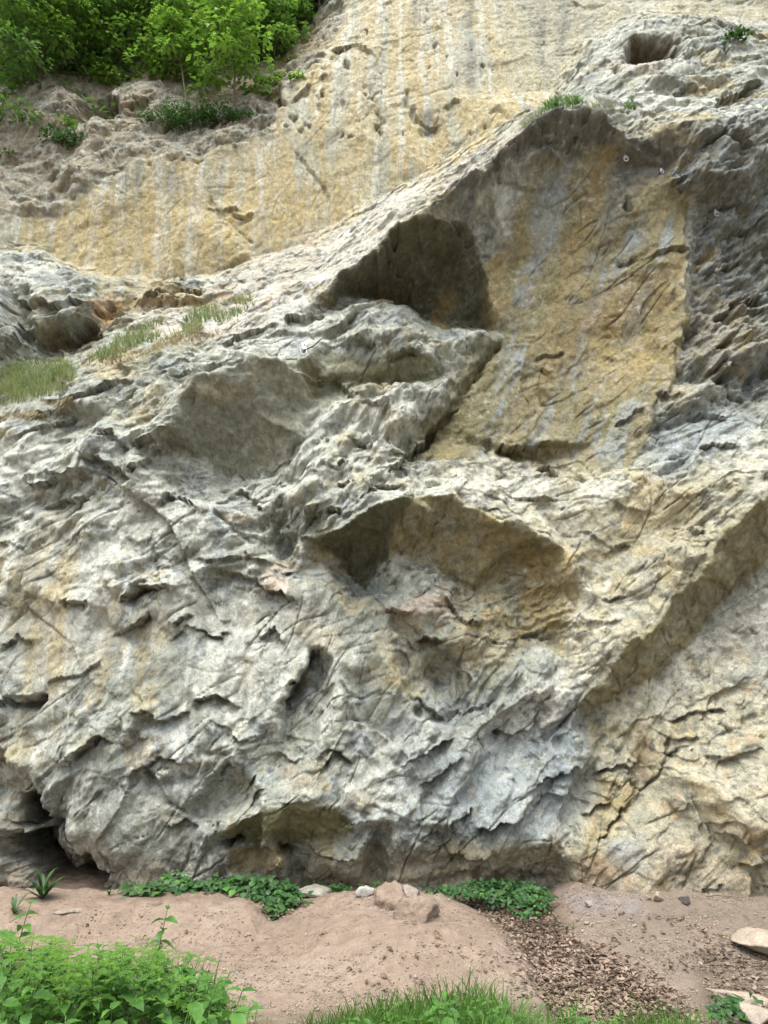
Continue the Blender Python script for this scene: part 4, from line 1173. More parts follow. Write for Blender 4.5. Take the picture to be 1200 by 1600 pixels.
shrub(380, 186, .2, 160, 'small ragged bush furthest right on the earthy ledge', M_SHRUB, group=SG)
shrub(102, 232, .34, 230, 'leafy bush clinging to the pale rock below the hollowed boulder', M_SHRUB, L=(.05, .09))
shrub(105, 205, .22, 60, 'thin upright plant growing out of the bush below the hollowed boulder', M_TREE_B, L=(.05, .09), hgt=1.3, spread=.4, name='small_plant', cat='plant')
for q in ((418, 150, 'bright tuft of leaves beside the dark pocket in the rock'), (434, 122, 'upper of two bright tufts between trees and yellow wall'), (414, 128, 'bright leafy tuft hanging below the tree at the wall corner'), (467, 122, 'bright tuft on bare rock nearest the yellow wall'), (395, 140, 'small bright sprig below the bright sapling')):
    shrub(q[0], q[1], .13, 60, q[2], M_TREE_B, name='small_plant', L=(.05, .09), cat='plant', group='bright tufts at the rock edge')
shrub(449, 92, .10, 30, 'small sprig with orange leaves beside the tree corner', M_ORANGE, name='small_plant', L=(.05, .08), cat='plant')
shrub(1148, 62, .17, 110, 'grassy green cushion plant high on the rock right of the cave', M_SHRUB, name='small_plant', L=(.05, .09), cat='plant')
shrub(8, 430 - 190, .14, 40, 'sparse weed at the left edge below the trees', M_SHRUB, name='small_plant', L=(.04, .07), cat='plant')
# ivy and brush covering the slope between the trunks
def scatter_px(txt, n):
    P = S(txt); xs = [p[0] for p in P]; ys = [p[1] for p in P]
    out = np.zeros((0, 2))
    while len(out) < n:
        a_ = NR_.uniform(min(xs), max(xs), n * 2); b_ = NR_.uniform(min(ys), max(ys), n * 2)
        k_ = poly_sd(a_, b_, P) < 0
        out = np.concatenate([out, np.column_stack([a_[k_], b_[k_]])])
    return [(float(q[0]), float(q[1])) for q in out[:n]]
cs, ts, ns = [], [], []
for a_, b_ in scatter_px("-40,-40 -40,150 50,120 220,105 330,120 420,90 470,45 540,-40", 3800):
    p, n = surf(a_, b_)
    if p is None or p.y < 9.5:
        continue
    cs.append(p + Vector((rnd.gauss(0, .06), rnd.uniform(-.30, 0), rnd.uniform(0, .30)))); ts.append((rnd.gauss(0, 1), rnd.gauss(-.4, .6), rnd.gauss(-.3, .5))); ns.append((rnd.gauss(0, .4), -.5 + rnd.gauss(0, .3), 1))
l = NR_.uniform(.05, .10, len(cs))
link('undergrowth', tri_mesh('undergrowth', [leaf_verts(cs, ts, ns, l, l * .6)]), M_TREE_D, kind='stuff', label='dark leafy undergrowth covering the slope between the tree stems', cat='undergrowth')

# ------------------------------------------------------------------ grass on the ledges
def blades(pts_, hmin, hmax, w=.004, lean=.5, down=0.0):
    """bent blades: 3 segments"""
    n = len(pts_); P = np.array([tuple(p) for p in pts_])
    h = NR_.uniform(hmin, hmax, n)[:, None]
    a_ = NR_.rand(n) * 2 * math.pi
    d = np.stack([np.cos(a_), np.sin(a_), 0 * a_], 1) * NR_.uniform(.05, lean, n)[:, None]
    upv = np.array([0, 0, 1 - 2 * down])
    side = np.stack([-np.sin(a_ + 1.2), np.cos(a_ + 1.2), 0 * a_], 1) * (w * NR_.uniform(.6, 1.2, n))[:, None]
    m1 = P + upv * h * .45 + d * h * .2; m2 = P + upv * h * .82 + d * h * .65; tp = P + upv * h * NR_.uniform(.75, 1.05, n)[:, None] + d * h * 1.25
    v = np.stack([P - side, P + side, m1 - side * .9, m1 + side * .9, m2 - side * .6, m2 + side * .6, tp], 1).reshape(-1, 3)
    b_ = (np.arange(n) * 7)[:, None, None]
    f = (b_ + np.array([[0, 1, 3], [0, 3, 2], [2, 3, 5], [2, 5, 4], [4, 5, 6]])[None]).reshape(-1, 3)
    return v, f
def ledge_grass(txt, n, hmin, hmax, mat, label, name='grass', w=.004, lean=.6, down=0., thr=-.05, sc=3.0, cat='grass'):
    pp = []
    for a_, b_ in scatter_px(txt, n):
        p, nr = surf(a_, b_)
        if p is not None:
            pp.append((p.x, p.y + .01, p.z - .01))
    q = np.array(pp); q = q[gnoise(q[:, 0] * sc, q[:, 1] * sc, q[:, 2] * sc) > thr]; pp = [tuple(k_) for k_ in q]
    if pp:
        link(name, tri_mesh(name, [blades(pp, hmin, hmax, w, lean, down)]), mat, kind='stuff', label=label, cat=cat)
ledge_grass("-60,585 0,580 50,572 100,570 118,585 100,612 40,628 -60,650", 3600, .10, .22, M_GRASS_L, 'lush green grass bank on the ledge at the left edge', thr=-.5, lean=.8)
ledge_grass("-60,640 0,628 60,618 112,608 118,622 60,645 20,668 -60,700", 2200, .10, .26, M_STRAW, 'dry straw hanging under the green grass bank at the left edge', 'dry_grass', lean=.9, down=.75, thr=-.4)
ledge_grass("120,575 160,545 220,512 300,486 390,464 398,478 350,505 290,525 220,538 180,560", 3600, .07, .16, M_GRASS_L, 'thin pale green grass along the sloping ledge', thr=-.15, lean=.8)
ledge_grass("120,585 180,555 250,530 340,510 380,500 330,530 250,545 190,570", 1500, .05, .12, M_STRAW, 'dry straw among the thin grass on the sloping ledge', 'dry_grass', thr=-.1, lean=1.0)
ledge_grass("840,176 860,160 905,155 912,166 880,168", 700, .06, .16, M_GRASS, 'green grass tuft on the crest of the big overhang', thr=-.6)
ledge_grass("815,198 845,172 850,186 825,205", 260, .05, .12, M_GRASS_L, 'pale grass running down behind the crest of the overhang', thr=-.6)
ledge_grass("915,168 960,163 965,170 930,172", 260, .05, .10, M_GRASS_L, 'sparse yellow grass right of the crest tuft', thr=-.4)
ledge_grass("975,172 990,158 996,172", 160, .06, .13, M_GRASS, 'small separate grass tuft on the grey slab above the second overhang', thr=-.9)
ledge_grass("40,190 200,150 400,190 420,230 300,225 120,230 60,240", 1300, .05, .13, M_STRAW, 'dry grass and rootlets on the earthy ledge under the trees', 'dry_grass', thr=.1, lean=1.0)

# ------------------------------------------------------------------ herbs in the foreground
def nettle_leaf_mesh(name, L, W, teeth=5):
    """ovate toothed leaf, folded on its midrib and drooping towards the tip; base at the origin, tip along +X"""
    mid, lo, hi = [], [], []
    n = teeth * 2 + 1
    for i in range(n + 1):
        t = i / n
        w = W * .5 * (math.sin(math.pi * min(1, t * 1.02) ** .72) ** .9) * (1.0 if i % 2 else .80) if 0 < i < n else 0
        zc = -.28 * L * t * t + .05 * L * math.sin(t * math.pi)
        mid.append((t * L, 0, zc)); lo.append((t * L - (.03 * L if i % 2 == 0 else 0), -w, zc + w * .32)); hi.append((t * L - (.03 * L if i % 2 == 0 else 0), w, zc + w * .32))
    v = mid + lo[1:-1] + hi[1:-1]; f = []
    m = n + 1; k = n - 1
    for i in range(n):
        a0, a1 = i, i + 1
        l0, l1 = (m + i - 1 if i > 0 else None), (m + i if i < n - 1 else None)
        h0, h1 = (m + k + i - 1 if i > 0 else None), (m + k + i if i < n - 1 else None)
        for (q0, q1, fl) in ((l0, l1, 0), (h0, h1, 1)):
            tri = []
            if q0 is None: tri = [(a0, a1, q1)]
            elif q1 is None: tri = [(a0, a1, q0)]
            else: tri = [(a0, a1, q1), (a0, q1, q0)]
            f += [t_ if not fl else t_[::-1] for t_ in tri]
    me_ = tri_mesh(name, [(np.array(v), np.array(f))], True)
    return me_
LEAVES = [nettle_leaf_mesh('leaf', 1.0, .58), nettle_leaf_mesh('leaf', 1.0, .50), nettle_leaf_mesh('leaf', 1.0, .66, 4)]
for m_ in LEAVES:
    m_.materials.append(M_NETTLE)
def leaf_matrix(p, az, pitch, roll, s_):
    return Matrix.Translation(p) @ Matrix.Rotation(az, 4, 'Z') @ Matrix.Rotation(pitch, 4, 'Y') @ Matrix.Rotation(roll, 4, 'X') @ Matrix.Scale(s_, 4)
def make_herb(h, pairs, Lmax, seed):
    r_ = random.Random(seed)
    t = bpy.data.objects.new('nettle_plant', None); COL.objects.link(t)
    bx, by_ = r_.uniform(-.12, .12), r_.uniform(-.12, .12)
    path = [Vector((bx * (k / 6) ** 1.6, by_ * (k / 6) ** 1.6, h * k / 6)) for k in range(7)]
    link('stem', tri_mesh('stem', [tube(path, np.linspace(.0035, .0015, 7), 4)]), M_STEM, t)
    for k in range(pairs):
        f = .32 + .68 * (k + .5) / pairs
        i = min(5, int(f * 6)); p = path[i].lerp(path[i + 1], f * 6 - i)
        s_ = Lmax * .88 * (1.0 if f < .8 else max(.35, 1.0 - 2.8 * (f - .8)))
        az = k * math.pi / 2 + r_.uniform(-.3, .3)
        for q in (0, math.pi):
            o = link('leaf', LEAVES[r_.randrange(3)], None, t)
            o.matrix_local = leaf_matrix(p, az + q + r_.uniform(-.2, .2), r_.uniform(-.25, .35) - (.3 if f > .9 else 0), r_.uniform(-.35, .35), s_ * r_.uniform(.8, 1.1))
    return t
def copy_tree(t, loc, rz, sc_, label, group, cat='plant'):
    c = t.copy(); COL.objects.link(c); c.location = loc; c.rotation_euler = (0, 0, rz); c.scale = (sc_,) * 3
    c['label'] = label; c['group'] = group; c['category'] = cat
    for ch in t.children:
        d = ch.copy(); COL.objects.link(d); d.parent = c
    return c
PROTO = [make_herb(.48, 6, .105, 1), make_herb(.44, 5, .12, 2), make_herb(.40, 6, .085, 3), make_herb(.50, 7, .095, 4), make_herb(.36, 5, .10, 5)]
used = set()
def herb(x, y, h, label, group):
    i = rnd.randrange(len(PROTO)); t = PROTO[i]; bh = (.48, .44, .40, .50, .36)[i]
    z = gz1(x, y) - .01; sc_ = max(.45, min(1.25, h / bh))
    zz = z - max(0, bh * sc_ - h)
    if i not in used:
        used.add(i)
        t.location = (x, y, zz); t.rotation_euler = (0, 0, rnd.uniform(0, 6.28)); t.scale = (sc_,) * 3
        t['label'] = label; t['group'] = group; t['category'] = 'plant'
        return t
    return copy_tree(t, (x, y, zz), rnd.uniform(0, 6.28), sc_, label, group)
def outline(px, pts_):
    return float(np.interp(px, [p[0] for p in pts_], [p[1] for p in pts_]))
def topz(py, y):
    v = (800 - py) / FPX
    return CAM_Z + y * (SP + v * CP) / (CP - v * SP)
OL = S("-200,1440 0,1450 60,1462 130,1474 200,1466 250,1474 310,1500 355,1535 395,1568 430,1600")
OC = S("520,1600 560,1580 620,1568 680,1550 720,1535 760,1550 800,1565 860,1578 930,1572 1000,1590 1110,1610")
def fill(n, px0, px1, y0, y1, ol, label, group, hmax=.5, hmin=.12, jit=26):
    k = 0; tries = 0
    while k < n and tries < n * 30:
        tries += 1
        px_ = rnd.uniform(px0, px1); y = y0 + (y1 - y0) * math.sqrt(rnd.random())
        x = (px_ - 600) / FPX * (y * CP - 1.2 * SP)
        u, v, d = proj(x, y, .3)
        zt = topz(outline(float(u), ol) + rnd.uniform(0, jit), y) - gz1(x, y)
        if zt < hmin:
            continue
        row = 'front' if y < (y0 + y1) / 2 + .15 else 'back'
        side = 'left' if u < px0 + (px1 - px0) * .4 else 'middle' if u < px0 + (px1 - px0) * .7 else 'right'
        herb(x, y, min(zt, hmax * rnd.uniform(.85, 1.1)), label % (row, side), group % (row, side)); k += 1
herb(*gpt(238, 1560)[:2], .50, 'tall nettle with pale top leaves sticking up from the left herb bed', None).pop('group', None)
herb(*gpt(338, 1600)[:2], .22, 'small separate nettle at the right tip of the left herb bed', None).pop('group', None)
herb(*gpt(10, 1560)[:2], .62, 'large dark-leaved nettle rising at the far left edge of the herb bed', None).pop('group', None)
fill(190, -60, 430, 2.75, 4.35, OL, 'green nettle in the %s row, %s third of the lower left herb bed', 'nettles in the %s row, %s third of the lower left herb bed')
fill(70, 520, 960, 2.9, 3.75, OC, 'green nettle in the %s row, %s part of the bottom centre grass', 'nettles in the %s row, %s part of the bottom centre grass', .4, .1)
for p_ in PROTO:
    if 'label' not in p_:
        p_['label'] = 'green nettle'
# cleavers: whorls of narrow leaves in a sprawling yellow-green mat
cs, ts, ns, ls = [], [], [], []
for k in range(900):
    px_ = rnd.triangular(-20, 300, 110) ; y = rnd.uniform(3.2, 4.35)
    x = (px_ - 600) / FPX * (y * CP - 1.2 * SP); u, v, d = proj(x, y, .35)
    zt = topz(outline(float(u), OL) + rnd.uniform(-4, 40), y)
    if zt < gz1(x, y) + .04: continue
    c = Vector((x, y, zt - rnd.random() ** 1.3 * .16))
    for q in range(6):
        a_ = q * 1.047 + k
        cs.append(c); ts.append((math.cos(a_), math.sin(a_), rnd.uniform(.0, .5))); ns.append((rnd.gauss(0, .2), rnd.gauss(0, .2), 1)); ls.append(rnd.uniform(.014, .03))
ls = np.array(ls)
link('cleavers', tri_mesh('cleavers', [leaf_verts(cs, ts, ns, ls, ls * .32)]), M_CLEAVER, kind='stuff', label='sprawling yellow-green cleavers woven over the left herb bed', cat='herbs')
def ground_grass(px0, px1, y0, y1, n, hmin, hmax, ol, mat, label, jit=30, w=.0035, name='grass', gap=-.3):
    pp, hh = [], []
    for k in range(n):
        px_ = rnd.uniform(px0, px1); y = rnd.uniform(y0, y1)
        x = (px_ - 600) / FPX * (y * CP - 1.3 * SP)
        u, v, d = proj(x, y, .1)
        zt = topz(outline(float(u), ol) + rnd.uniform(-jit, jit), y) - gz1(x, y)
        if zt < .03: continue
        pp.append((x, y, gz1(x, y))); hh.append(min(zt, rnd.uniform(hmin, hmax)))
    chunks = []
    q = np.array(pp); kk = gnoise(q[:, 0] * 2.5, q[:, 1] * 2.5, q[:, 0] * 0 + .5) > gap
    pp = [p_ for p_, k_ in zip(pp, kk) if k_]; hh = [h_ for h_, k_ in zip(hh, kk) if k_]
    order_ = np.argsort(hh); pp = [pp[i] for i in order_]; hh = [hh[i] for i in order_]
    for i in range(0, len(pp), 60):
        chunks.append(blades(pp[i:i + 60], hh[i] * .8, hh[min(len(pp) - 1, i + 59)], w, .55))
    link(name, tri_mesh(name, chunks), mat, kind='stuff', label=label, cat='grass')
OG = S("500,1600 545,1575 600,1555 660,1545 700,1525 740,1515 790,1540 830,1560 900,1560 960,1565 1060,1580 1130,1600")
ground_grass(480, 1120, 3.0, 4.2, 6500, .16, .46, OG, M_GRASS, 'tall green grass along the bottom edge of the picture')
ground_grass(400, 1120, 3.9, 4.7, 500, .03, .10, S("400,1560 1120,1560"), M_GRASS_L, 'sparse short grass on the near edge of the bare earth', gap=.1)
ground_grass(235, 335, 3.8, 4.4, 120, .2, .40, S("220,1455 250,1440 275,1430 300,1470 340,1500"), M_GRASS, 'loose tall grass stalks standing against the bare earth beside the herb bed', jit=20, gap=-1)
ground_grass(20, 90, 4.4, 4.9, 26, .12, .26, S("0,1425 100,1430"), M_GRASS, 'few thin grass blades on the bare earth at left', jit=20, gap=-1)

# ------------------------------------------------------------------ brambles and small plants at the foot
def round_leaf(name, L, W):
    v = [(0, 0, 0), (.25 * L, W * .42, .06 * W), (.6 * L, W * .5, .09 * W), (L, 0, -.12 * L), (.6 * L, -W * .5, .09 * W), (.25 * L, -W * .42, .06 * W), (.3 * L, 0, .0), (.65 * L, 0, -.03 * L)]
    f = [(0, 6, 1), (1, 6, 7), (1, 7, 2), (2, 7, 3), (3, 7, 4), (4, 7, 6), (4, 6, 5), (5, 6, 0)]
    return tri_mesh(name, [(np.array(v), np.array(f))], True)
BL = round_leaf('leaf', 1.0, .8); BL.materials.append(M_BRAMBLE)
BLB = round_leaf('leaf', 1.0, .8); BLB.materials.append(M_NETTLE)
def bramble_patch(txt, n_parts, n_small, top, label, Ls=(.05, .08), Y0=6.1, Y1=6.6, cat='bramble', name='bramble_patch', bright=.15):
    P = S(txt); cx = sum(p[0] for p in P) / len(P); cy = max(p[1] for p in P)
    root = gpt(cx, cy - 10)
    t = link(name, None, loc=root, label=label, cat=cat)
    spots = scatter_px(txt, n_parts + n_small)
    y_lo, y_hi = min(p[1] for p in P), max(p[1] for p in P)
    cs, ts, ns, chs = [], [], [], []
    for k, (a_, b_) in enumerate(spots):
        f = (b_ - y_lo) / (y_hi - y_lo)
        if rnd.random() < .35: a_ += rnd.gauss(0, 12); b_ += rnd.gauss(0, 5)
        Yy = Y1 + (Y0 - Y1) * f + rnd.uniform(-.05, .05)
        p = Vector(pt(a_, b_, Yy)); g_ = gz1(p.x, p.y)
        if p.z < g_ + .015: p.z = g_ + rnd.uniform(.015, .06)
        p = p - root
        if k < n_parts:
            o = link('leaf', BLB if rnd.random() < bright else BL, None, t)
            o.matrix_local = leaf_matrix(p, rnd.uniform(0, 6.28), rnd.uniform(-.15, .45), rnd.uniform(-.3, .3), rnd.uniform(Ls[0] * .7, Ls[1] * 1.05)) if rnd.random() < .4 else leaf_matrix(p, -1.57 + rnd.uniform(-1.2, 1.2), rnd.uniform(.1, .7), rnd.uniform(-.3, .3), rnd.uniform(*Ls))
            if k % 6 == 0:
                gb = Vector((p.x * .95, p.y + .08, gz1(root.x + p.x * .95, root.y + p.y + .08) - root.z))
                chs.append(tube([gb, (gb + p) / 2 + Vector((0, .02, .03)), p], [.003, .0025, .0015], 4))
        else:
            cs.append(p + Vector((0, .05, -.015))); ts.append((rnd.gauss(0, 1), rnd.gauss(-.6, .5), rnd.gauss(-.1, .4))); ns.append((rnd.gauss(0, .4), -.4, 1))
    if chs: link('stem', tri_mesh('stem', chs), M_TWIG, t, kind='stuff')
    if cs:
        l_ = NR_.uniform(Ls[0] * .8, Ls[1], len(cs))
        f_ = link('foliage', tri_mesh('foliage', [leaf_verts(cs, ts, ns, l_, l_ * .75)]), M_BRAMBLE_S, t, kind='stuff')
bramble_patch("186,1400 230,1385 262,1372 330,1376 400,1368 440,1372 462,1392 470,1405 440,1425 425,1432 400,1412 330,1402 250,1408 200,1408", 290, 700, .2, 'long dark green bramble patch along the foot of the rock, left of centre')
bramble_patch("405,1400 445,1400 440,1425 425,1440", 26, 10, .1, 'short bramble shoots trailing down onto the leaf-filled gap', Y0=6.0, Y1=6.2)
bramble_patch("660,1402 700,1385 750,1376 800,1374 845,1385 862,1400 850,1415 800,1418 780,1408 740,1400", 200, 700, .15, 'low dark green leafy patch under the hollow beside the dead leaves', (.035, .06), 6.2, 6.75)
bramble_patch("478,1380 500,1382 530,1388 545,1396 520,1397 480,1388", 34, 120, .08, 'small dark green plants behind the flat pale stone', (.03, .05), 6.55, 6.75)
bramble_patch("560,1385 585,1380 590,1392 565,1396", 8, 50, .05, 'little green plants in the dark notch above the mound', (.025, .04), 6.6, 6.75, bright=.6)
bramble_patch("258,1366 270,1358 285,1366 300,1378 262,1380", 22, 20, .05, 'bright green shoot standing above the left end of the bramble patch', (.045, .07), 6.45, 6.6, bright=1)
bramble_patch("770,1418 800,1422 860,1425 830,1432", 12, 40, .05, 'scattered green leaves lying over the top of the dead leaf gully', (.03, .05), 5.9, 6.1)
bramble_patch("1125,1558 1150,1552 1165,1580 1170,1600 1130,1600 1122,1580", 50, 120, .1, 'dark green weed between the pale slabs at the lower right corner', (.03, .055), 4.2, 4.6)
def strap_plant(px, py, n, L, label, name='rosette_plant'):
    b_ = gpt(px, py)
    t = link(name, None, loc=b_, label=label, cat='plant')
    v = []
    for k in range(3):
        l_ = 1.0; pts2 = []
        n_ = 6
        vv, ff = [], []
        for i in range(n_ + 1):
            q = i / n_; w = .07 * math.sin(math.pi * min(.97, q + .08)) ** .7
            x_ = q * (.8 - .15 * k); z_ = (.9 - .25 * k) * math.sin(q * 1.9) * .62
            vv += [(x_, -w, z_), (x_, w, z_)]
        for i in range(n_):
            a_ = i * 2; ff += [(a_, a_ + 1, a_ + 3), (a_, a_ + 3, a_ + 2)]
        m_ = tri_mesh('leaf', [(np.array(vv), np.array(ff))], True); m_.materials.append(M_BRAMBLE); v.append(m_)
    for k in range(n):
        o = link('leaf', v[k % 3], None, t)
        o.rotation_euler = (0, rnd.uniform(-.5, .25), k * 2.4 + rnd.uniform(-.2, .2)); o.scale = (L * rnd.uniform(.7, 1.1),) * 3
strap_plant(66, 1404, 34, .26, 'dark rosette of strap leaves by the left crevice')
strap_plant(22, 1425, 7, .18, 'thin spindly weed at the left edge of the bare earth')
strap_plant(170, 1400, 6, .10, 'tiny weed at the mouth of the crevice')
strap_plant(895, 1452, 4, .06, 'tiny seedling alone on the bare earth right of the gully')

# ------------------------------------------------------------------ dead leaves
DL = []
for k in range(4):
    n_ = 3; vv, ff = [], []
    c_ = NR_.uniform(-.5, .5)
    for i in range(4):
        q = i / 3; w = (0, .27, .24, 0)[i] * NR_.uniform(.8, 1.2) + .01
        z_ = .35 * math.sin(q * 3 + c_) * NR_.uniform(.3, 1)
        vv += [(q - .5, -w, z_ + NR_.uniform(0, .2)), (q - .5, 0, z_), (q - .5, w, z_ + NR_.uniform(0, .2))]
    for i in range(3):
        a_ = i * 3; ff += [(a_, a_ + 1, a_ + 4), (a_, a_ + 4, a_ + 3), (a_ + 1, a_ + 2, a_ + 5), (a_ + 1, a_ + 5, a_ + 4)]
    m_ = tri_mesh('dead_leaf', [(np.array(vv), np.array(ff))]); m_.materials.append(M_DEADO); DL.append(m_)
def rot_bulk(n):
    a_ = NR_.rand(n) * 6.283; t = np.stack([np.cos(a_), np.sin(a_), NR_.normal(size=n) * .25], 1)
    return t, np.stack([NR_.normal(size=n) * .45, NR_.normal(size=n) * .45, np.ones(n)], 1)
def litter(txt, n, name, label, up=.03, thr=-9.):
    pp = np.array(scatter_px(txt, n)); P = []
    for a_, b_ in pp:
        z = 0.; v = (800 - b_) / FPX; Yy = (-.02 - CAM_Z) * (CP - v * SP) / (SP + v * CP); P.append(pt(a_, b_, Yy)[:2])
    P = np.array(P); z = gtab(P[:, 0], P[:, 1]) + NR_.rand(len(P)) ** 2 * up + .004
    t, nn_ = rot_bulk(n); l_ = NR_.uniform(.016, .045, n)
    link(name, tri_mesh(name, [leaf_verts(np.column_stack([P, z]), t, nn_, l_, l_ * .55, .3, -.1 + 0 * .1)]), M_DEAD, kind='stuff', label=label, cat='dead leaves')
litter("712,1402 855,1400 872,1440 900,1468 940,1492 985,1515 1020,1545 1060,1572 1100,1605 890,1610 862,1580 846,1545 832,1505 810,1475 775,1440", 7500, 'leaf_litter', 'thick drift of brown dead leaves filling the gully right of the mound')
litter("925,1475 1000,1505 1060,1545 1110,1605 1040,1605 980,1540", 500, 'leaf_litter', 'thinning brown leaves at the right edge of the gully drift', .01)
litter("740,1415 770,1430 830,1500 850,1560 800,1570 790,1490 750,1450", 260, 'leaf_litter', 'scattered brown leaves thinning out onto the right flank of the mound', .008)
litter("1085,1500 1130,1480 1200,1500 1240,1560 1240,1610 1140,1605 1120,1545", 700, 'leaf_litter', 'brown dead leaves around the slabs at the lower right corner', .015)
litter("365,1405 460,1405 455,1440 420,1448 390,1430", 380, 'leaf_litter', 'dry leaves and stalks in the gap below the bramble patch', .02)
litter("570,1395 600,1385 640,1395 650,1420 620,1415", 160, 'leaf_litter', 'dead leaves caught between the earthy lumps on the mound', .02)
k = 0
dl_spots = scatter_px("880,1420 1000,1430 1130,1440 1150,1500 1080,1540 1010,1520 930,1480", 70) + scatter_px("430,1470 640,1440 820,1500 780,1550 560,1540 440,1510", 34) + scatter_px("20,1430 380,1420 420,1470 250,1460 60,1455", 16) + scatter_px("880,1470 1000,1530 1070,1570 1000,1560", 40)
for a_, b_ in dl_spots:
    p = gpt(a_, b_)
    o = link('dead_leaf', DL[k % 4], None, None, p + Vector((0, 0, .006)))
    o.rotation_euler = (rnd.uniform(-.4, .4), rnd.uniform(-.3, .3), rnd.uniform(0, 6.28)); o.scale = (rnd.uniform(.025, .05),) * 3
    if k < 70: o['label'] = 'brown dead leaf lying loose on the bare earth at right'; o['group'] = 'loose dead leaves on the right earth'
    elif k < 104: o['label'] = 'brown dead leaf lying loose on the pale mound'; o['group'] = 'loose dead leaves on the mound'
    elif k < 120: o['label'] = 'brown dead leaf lying loose on the bare earth at left'; o['group'] = 'loose dead leaves on the left earth'
    else: o['label'] = 'brown dead leaf strayed just outside the gully drift'; o['group'] = 'dead leaves beside the gully drift'
    o['category'] = 'leaf'; k += 1

# crumbs of earth and grit
sp = np.array(scatter_px("-40,1420 380,1410 440,1450 520,1400 700,1405 820,1490 860,1600 400,1600 300,1520 -40,1470", 6500) + scatter_px("870,1400 1240,1420 1240,1600 1130,1600 1000,1500 900,1460", 6500) + scatter_px("860,1395 1240,1410 1240,1430 880,1412", 500))
Pq = []
for a_, b_ in sp:
    v = (800 - b_) / FPX; Pq.append(pt(a_, b_, (0.03 - CAM_Z) * (CP - v * SP) / (SP + v * CP))[:2])
Pq = np.array(Pq); kk = gnoise(Pq[:, 0] * 3, Pq[:, 1] * 3, Pq[:, 0] * 0) + .5 * gnoise(Pq[:, 0] * 9, Pq[:, 1] * 9, Pq[:, 0] * 0) > -.05
Pq = Pq[kk]; nq = len(Pq); zq = gtab(Pq[:, 0], Pq[:, 1])
rq = NR_.uniform(.0025, .008, nq) * np.where(NR_.rand(nq) < .06, 1.8, 1)
octa = np.array([(1, 0, 0), (0, 1, 0), (-1, 0, 0), (0, -1, 0), (0, 0, .8), (0, 0, -.8)], float)
vq = octa[None] * rq[:, None, None] * NR_.uniform(.6, 1.4, (nq, 6, 1)) + np.column_stack([Pq, zq + rq * .3])[:, None]
fo = np.array([(0, 1, 4), (1, 2, 4), (2, 3, 4), (3, 0, 4), (1, 0, 5), (2, 1, 5), (3, 2, 5), (0, 3, 5)])
mq = tri_mesh('earth_crumbs', [(vq.reshape(-1, 3), (np.arange(nq)[:, None, None] * 6 + fo[None]).reshape(-1, 3))])
M_CRUMB = leaf_mat('earth_crumb', (.10, .075, .052), (.34, .27, .21), 0, .95)
link('earth_crumbs', mq, M_CRUMB, kind='stuff', label='crumbs of dry earth and grit strewn over the bare ground', cat='grit')

# ------------------------------------------------------------------ stones, slabs, twigs
def rock_mesh(name, sx, sy, sz, seed, col, n=26, rnd_=0):
    u_, v_ = np.meshgrid(np.linspace(0, 2 * math.pi, n * 2, endpoint=False), np.linspace(-math.pi / 2, math.pi / 2, n))
    d = np.stack([np.cos(v_) * np.cos(u_), np.cos(v_) * np.sin(u_), np.sin(v_)], -1)
    rs = np.random.RandomState(seed)
    r = np.full(d.shape[:2], 1.35)
    for k_ in range(15):
        q = unit(rs.normal(size=3)); dd_ = d @ q
        r = np.where(dd_ > .05, np.minimum(r, rs.uniform(.82 if rnd_ else .58, 1.12 if rnd_ else 1.05) / np.maximum(dd_, .05)), r)
    p = d * r[..., None]
    p = p * (1 + (.24 if rnd_ else .08) * fbm(p[..., 0] * 2.5 + seed, p[..., 1] * 2.5, p[..., 2] * 2.5, 4)[..., None])
    p = p * np.array([sx, sy, sz])
    p[..., 2] += .15 * sz * fbm(p[..., 0] / sx * 2, p[..., 1] / sy * 2, p[..., 2] / sz, 3, seed=seed)
    nr, nc = p.shape[:2]
    me_v = p.reshape(-1, 3); f = []
    for i in range(nr - 1):
        for j in range(nc):
            a_, b_ = i * nc + j, i * nc + (j + 1) % nc
            f += [(a_, b_, b_ + nc), (a_, b_ + nc, a_ + nc)]
    m_ = tri_mesh(name, [(me_v, np.array(f))], True)
    at = m_.color_attributes.new('mineral', 'FLOAT_COLOR', 'POINT')
    q = 1 + .3 * fbm(me_v[:, 0] * 9, me_v[:, 1] * 9, me_v[:, 2] * 9, 4, seed=seed)
    c4 = np.ones((len(me_v), 4), np.float32); c4[:, :3] = np.clip(np.array(col)[None] * q[:, None], .02, .8)
    at.data.foreach_set('color', c4.ravel())
    return m_
def stone(px, py, sx, sy, sz, col, label, rz=0., seed=1, tilt=(0, 0), sink=.35, name='stone', group=None, n=26, rnd_=0):
    p = gpt(px, py)
    o = link(name, rock_mesh(name, sx, sy, sz, seed, col, n, rnd_), M_DIRT if rnd_ else M_STONE, None, p + Vector((0, sy * .4, sz * (1 - sink))), label=label, cat='stone' if name != 'slab' else 'slab', group=group)
    o.rotation_euler = (tilt[0], tilt[1], rz)
    return o
stone(490, 1404, .17, .11, .055, (.30, .285, .24), 'flat pale stone resting on the mound beside the brambles', .1, 3, (.0, .08), .2)
stone(572, 1402, .06, .06, .04, (.33, .31, .28), 'small pale angular stone behind the crest of the mound', .3, 5)
stone(613, 1420, .13, .11, .12, (.25, .19, .145), 'rounded earth-coloured boulder on the crest of the mound', .2, 7, sink=.85, rnd_=1)
stone(652, 1437, .13, .10, .085, (.24, .185, .14), 'lower earth-crusted boulder right below the rounded one', -.2, 8, sink=.85, rnd_=1)
stone(640, 1404, .07, .07, .05, (.24, .2, .165), 'small stone wedged behind the two earthy boulders', .2, 9)
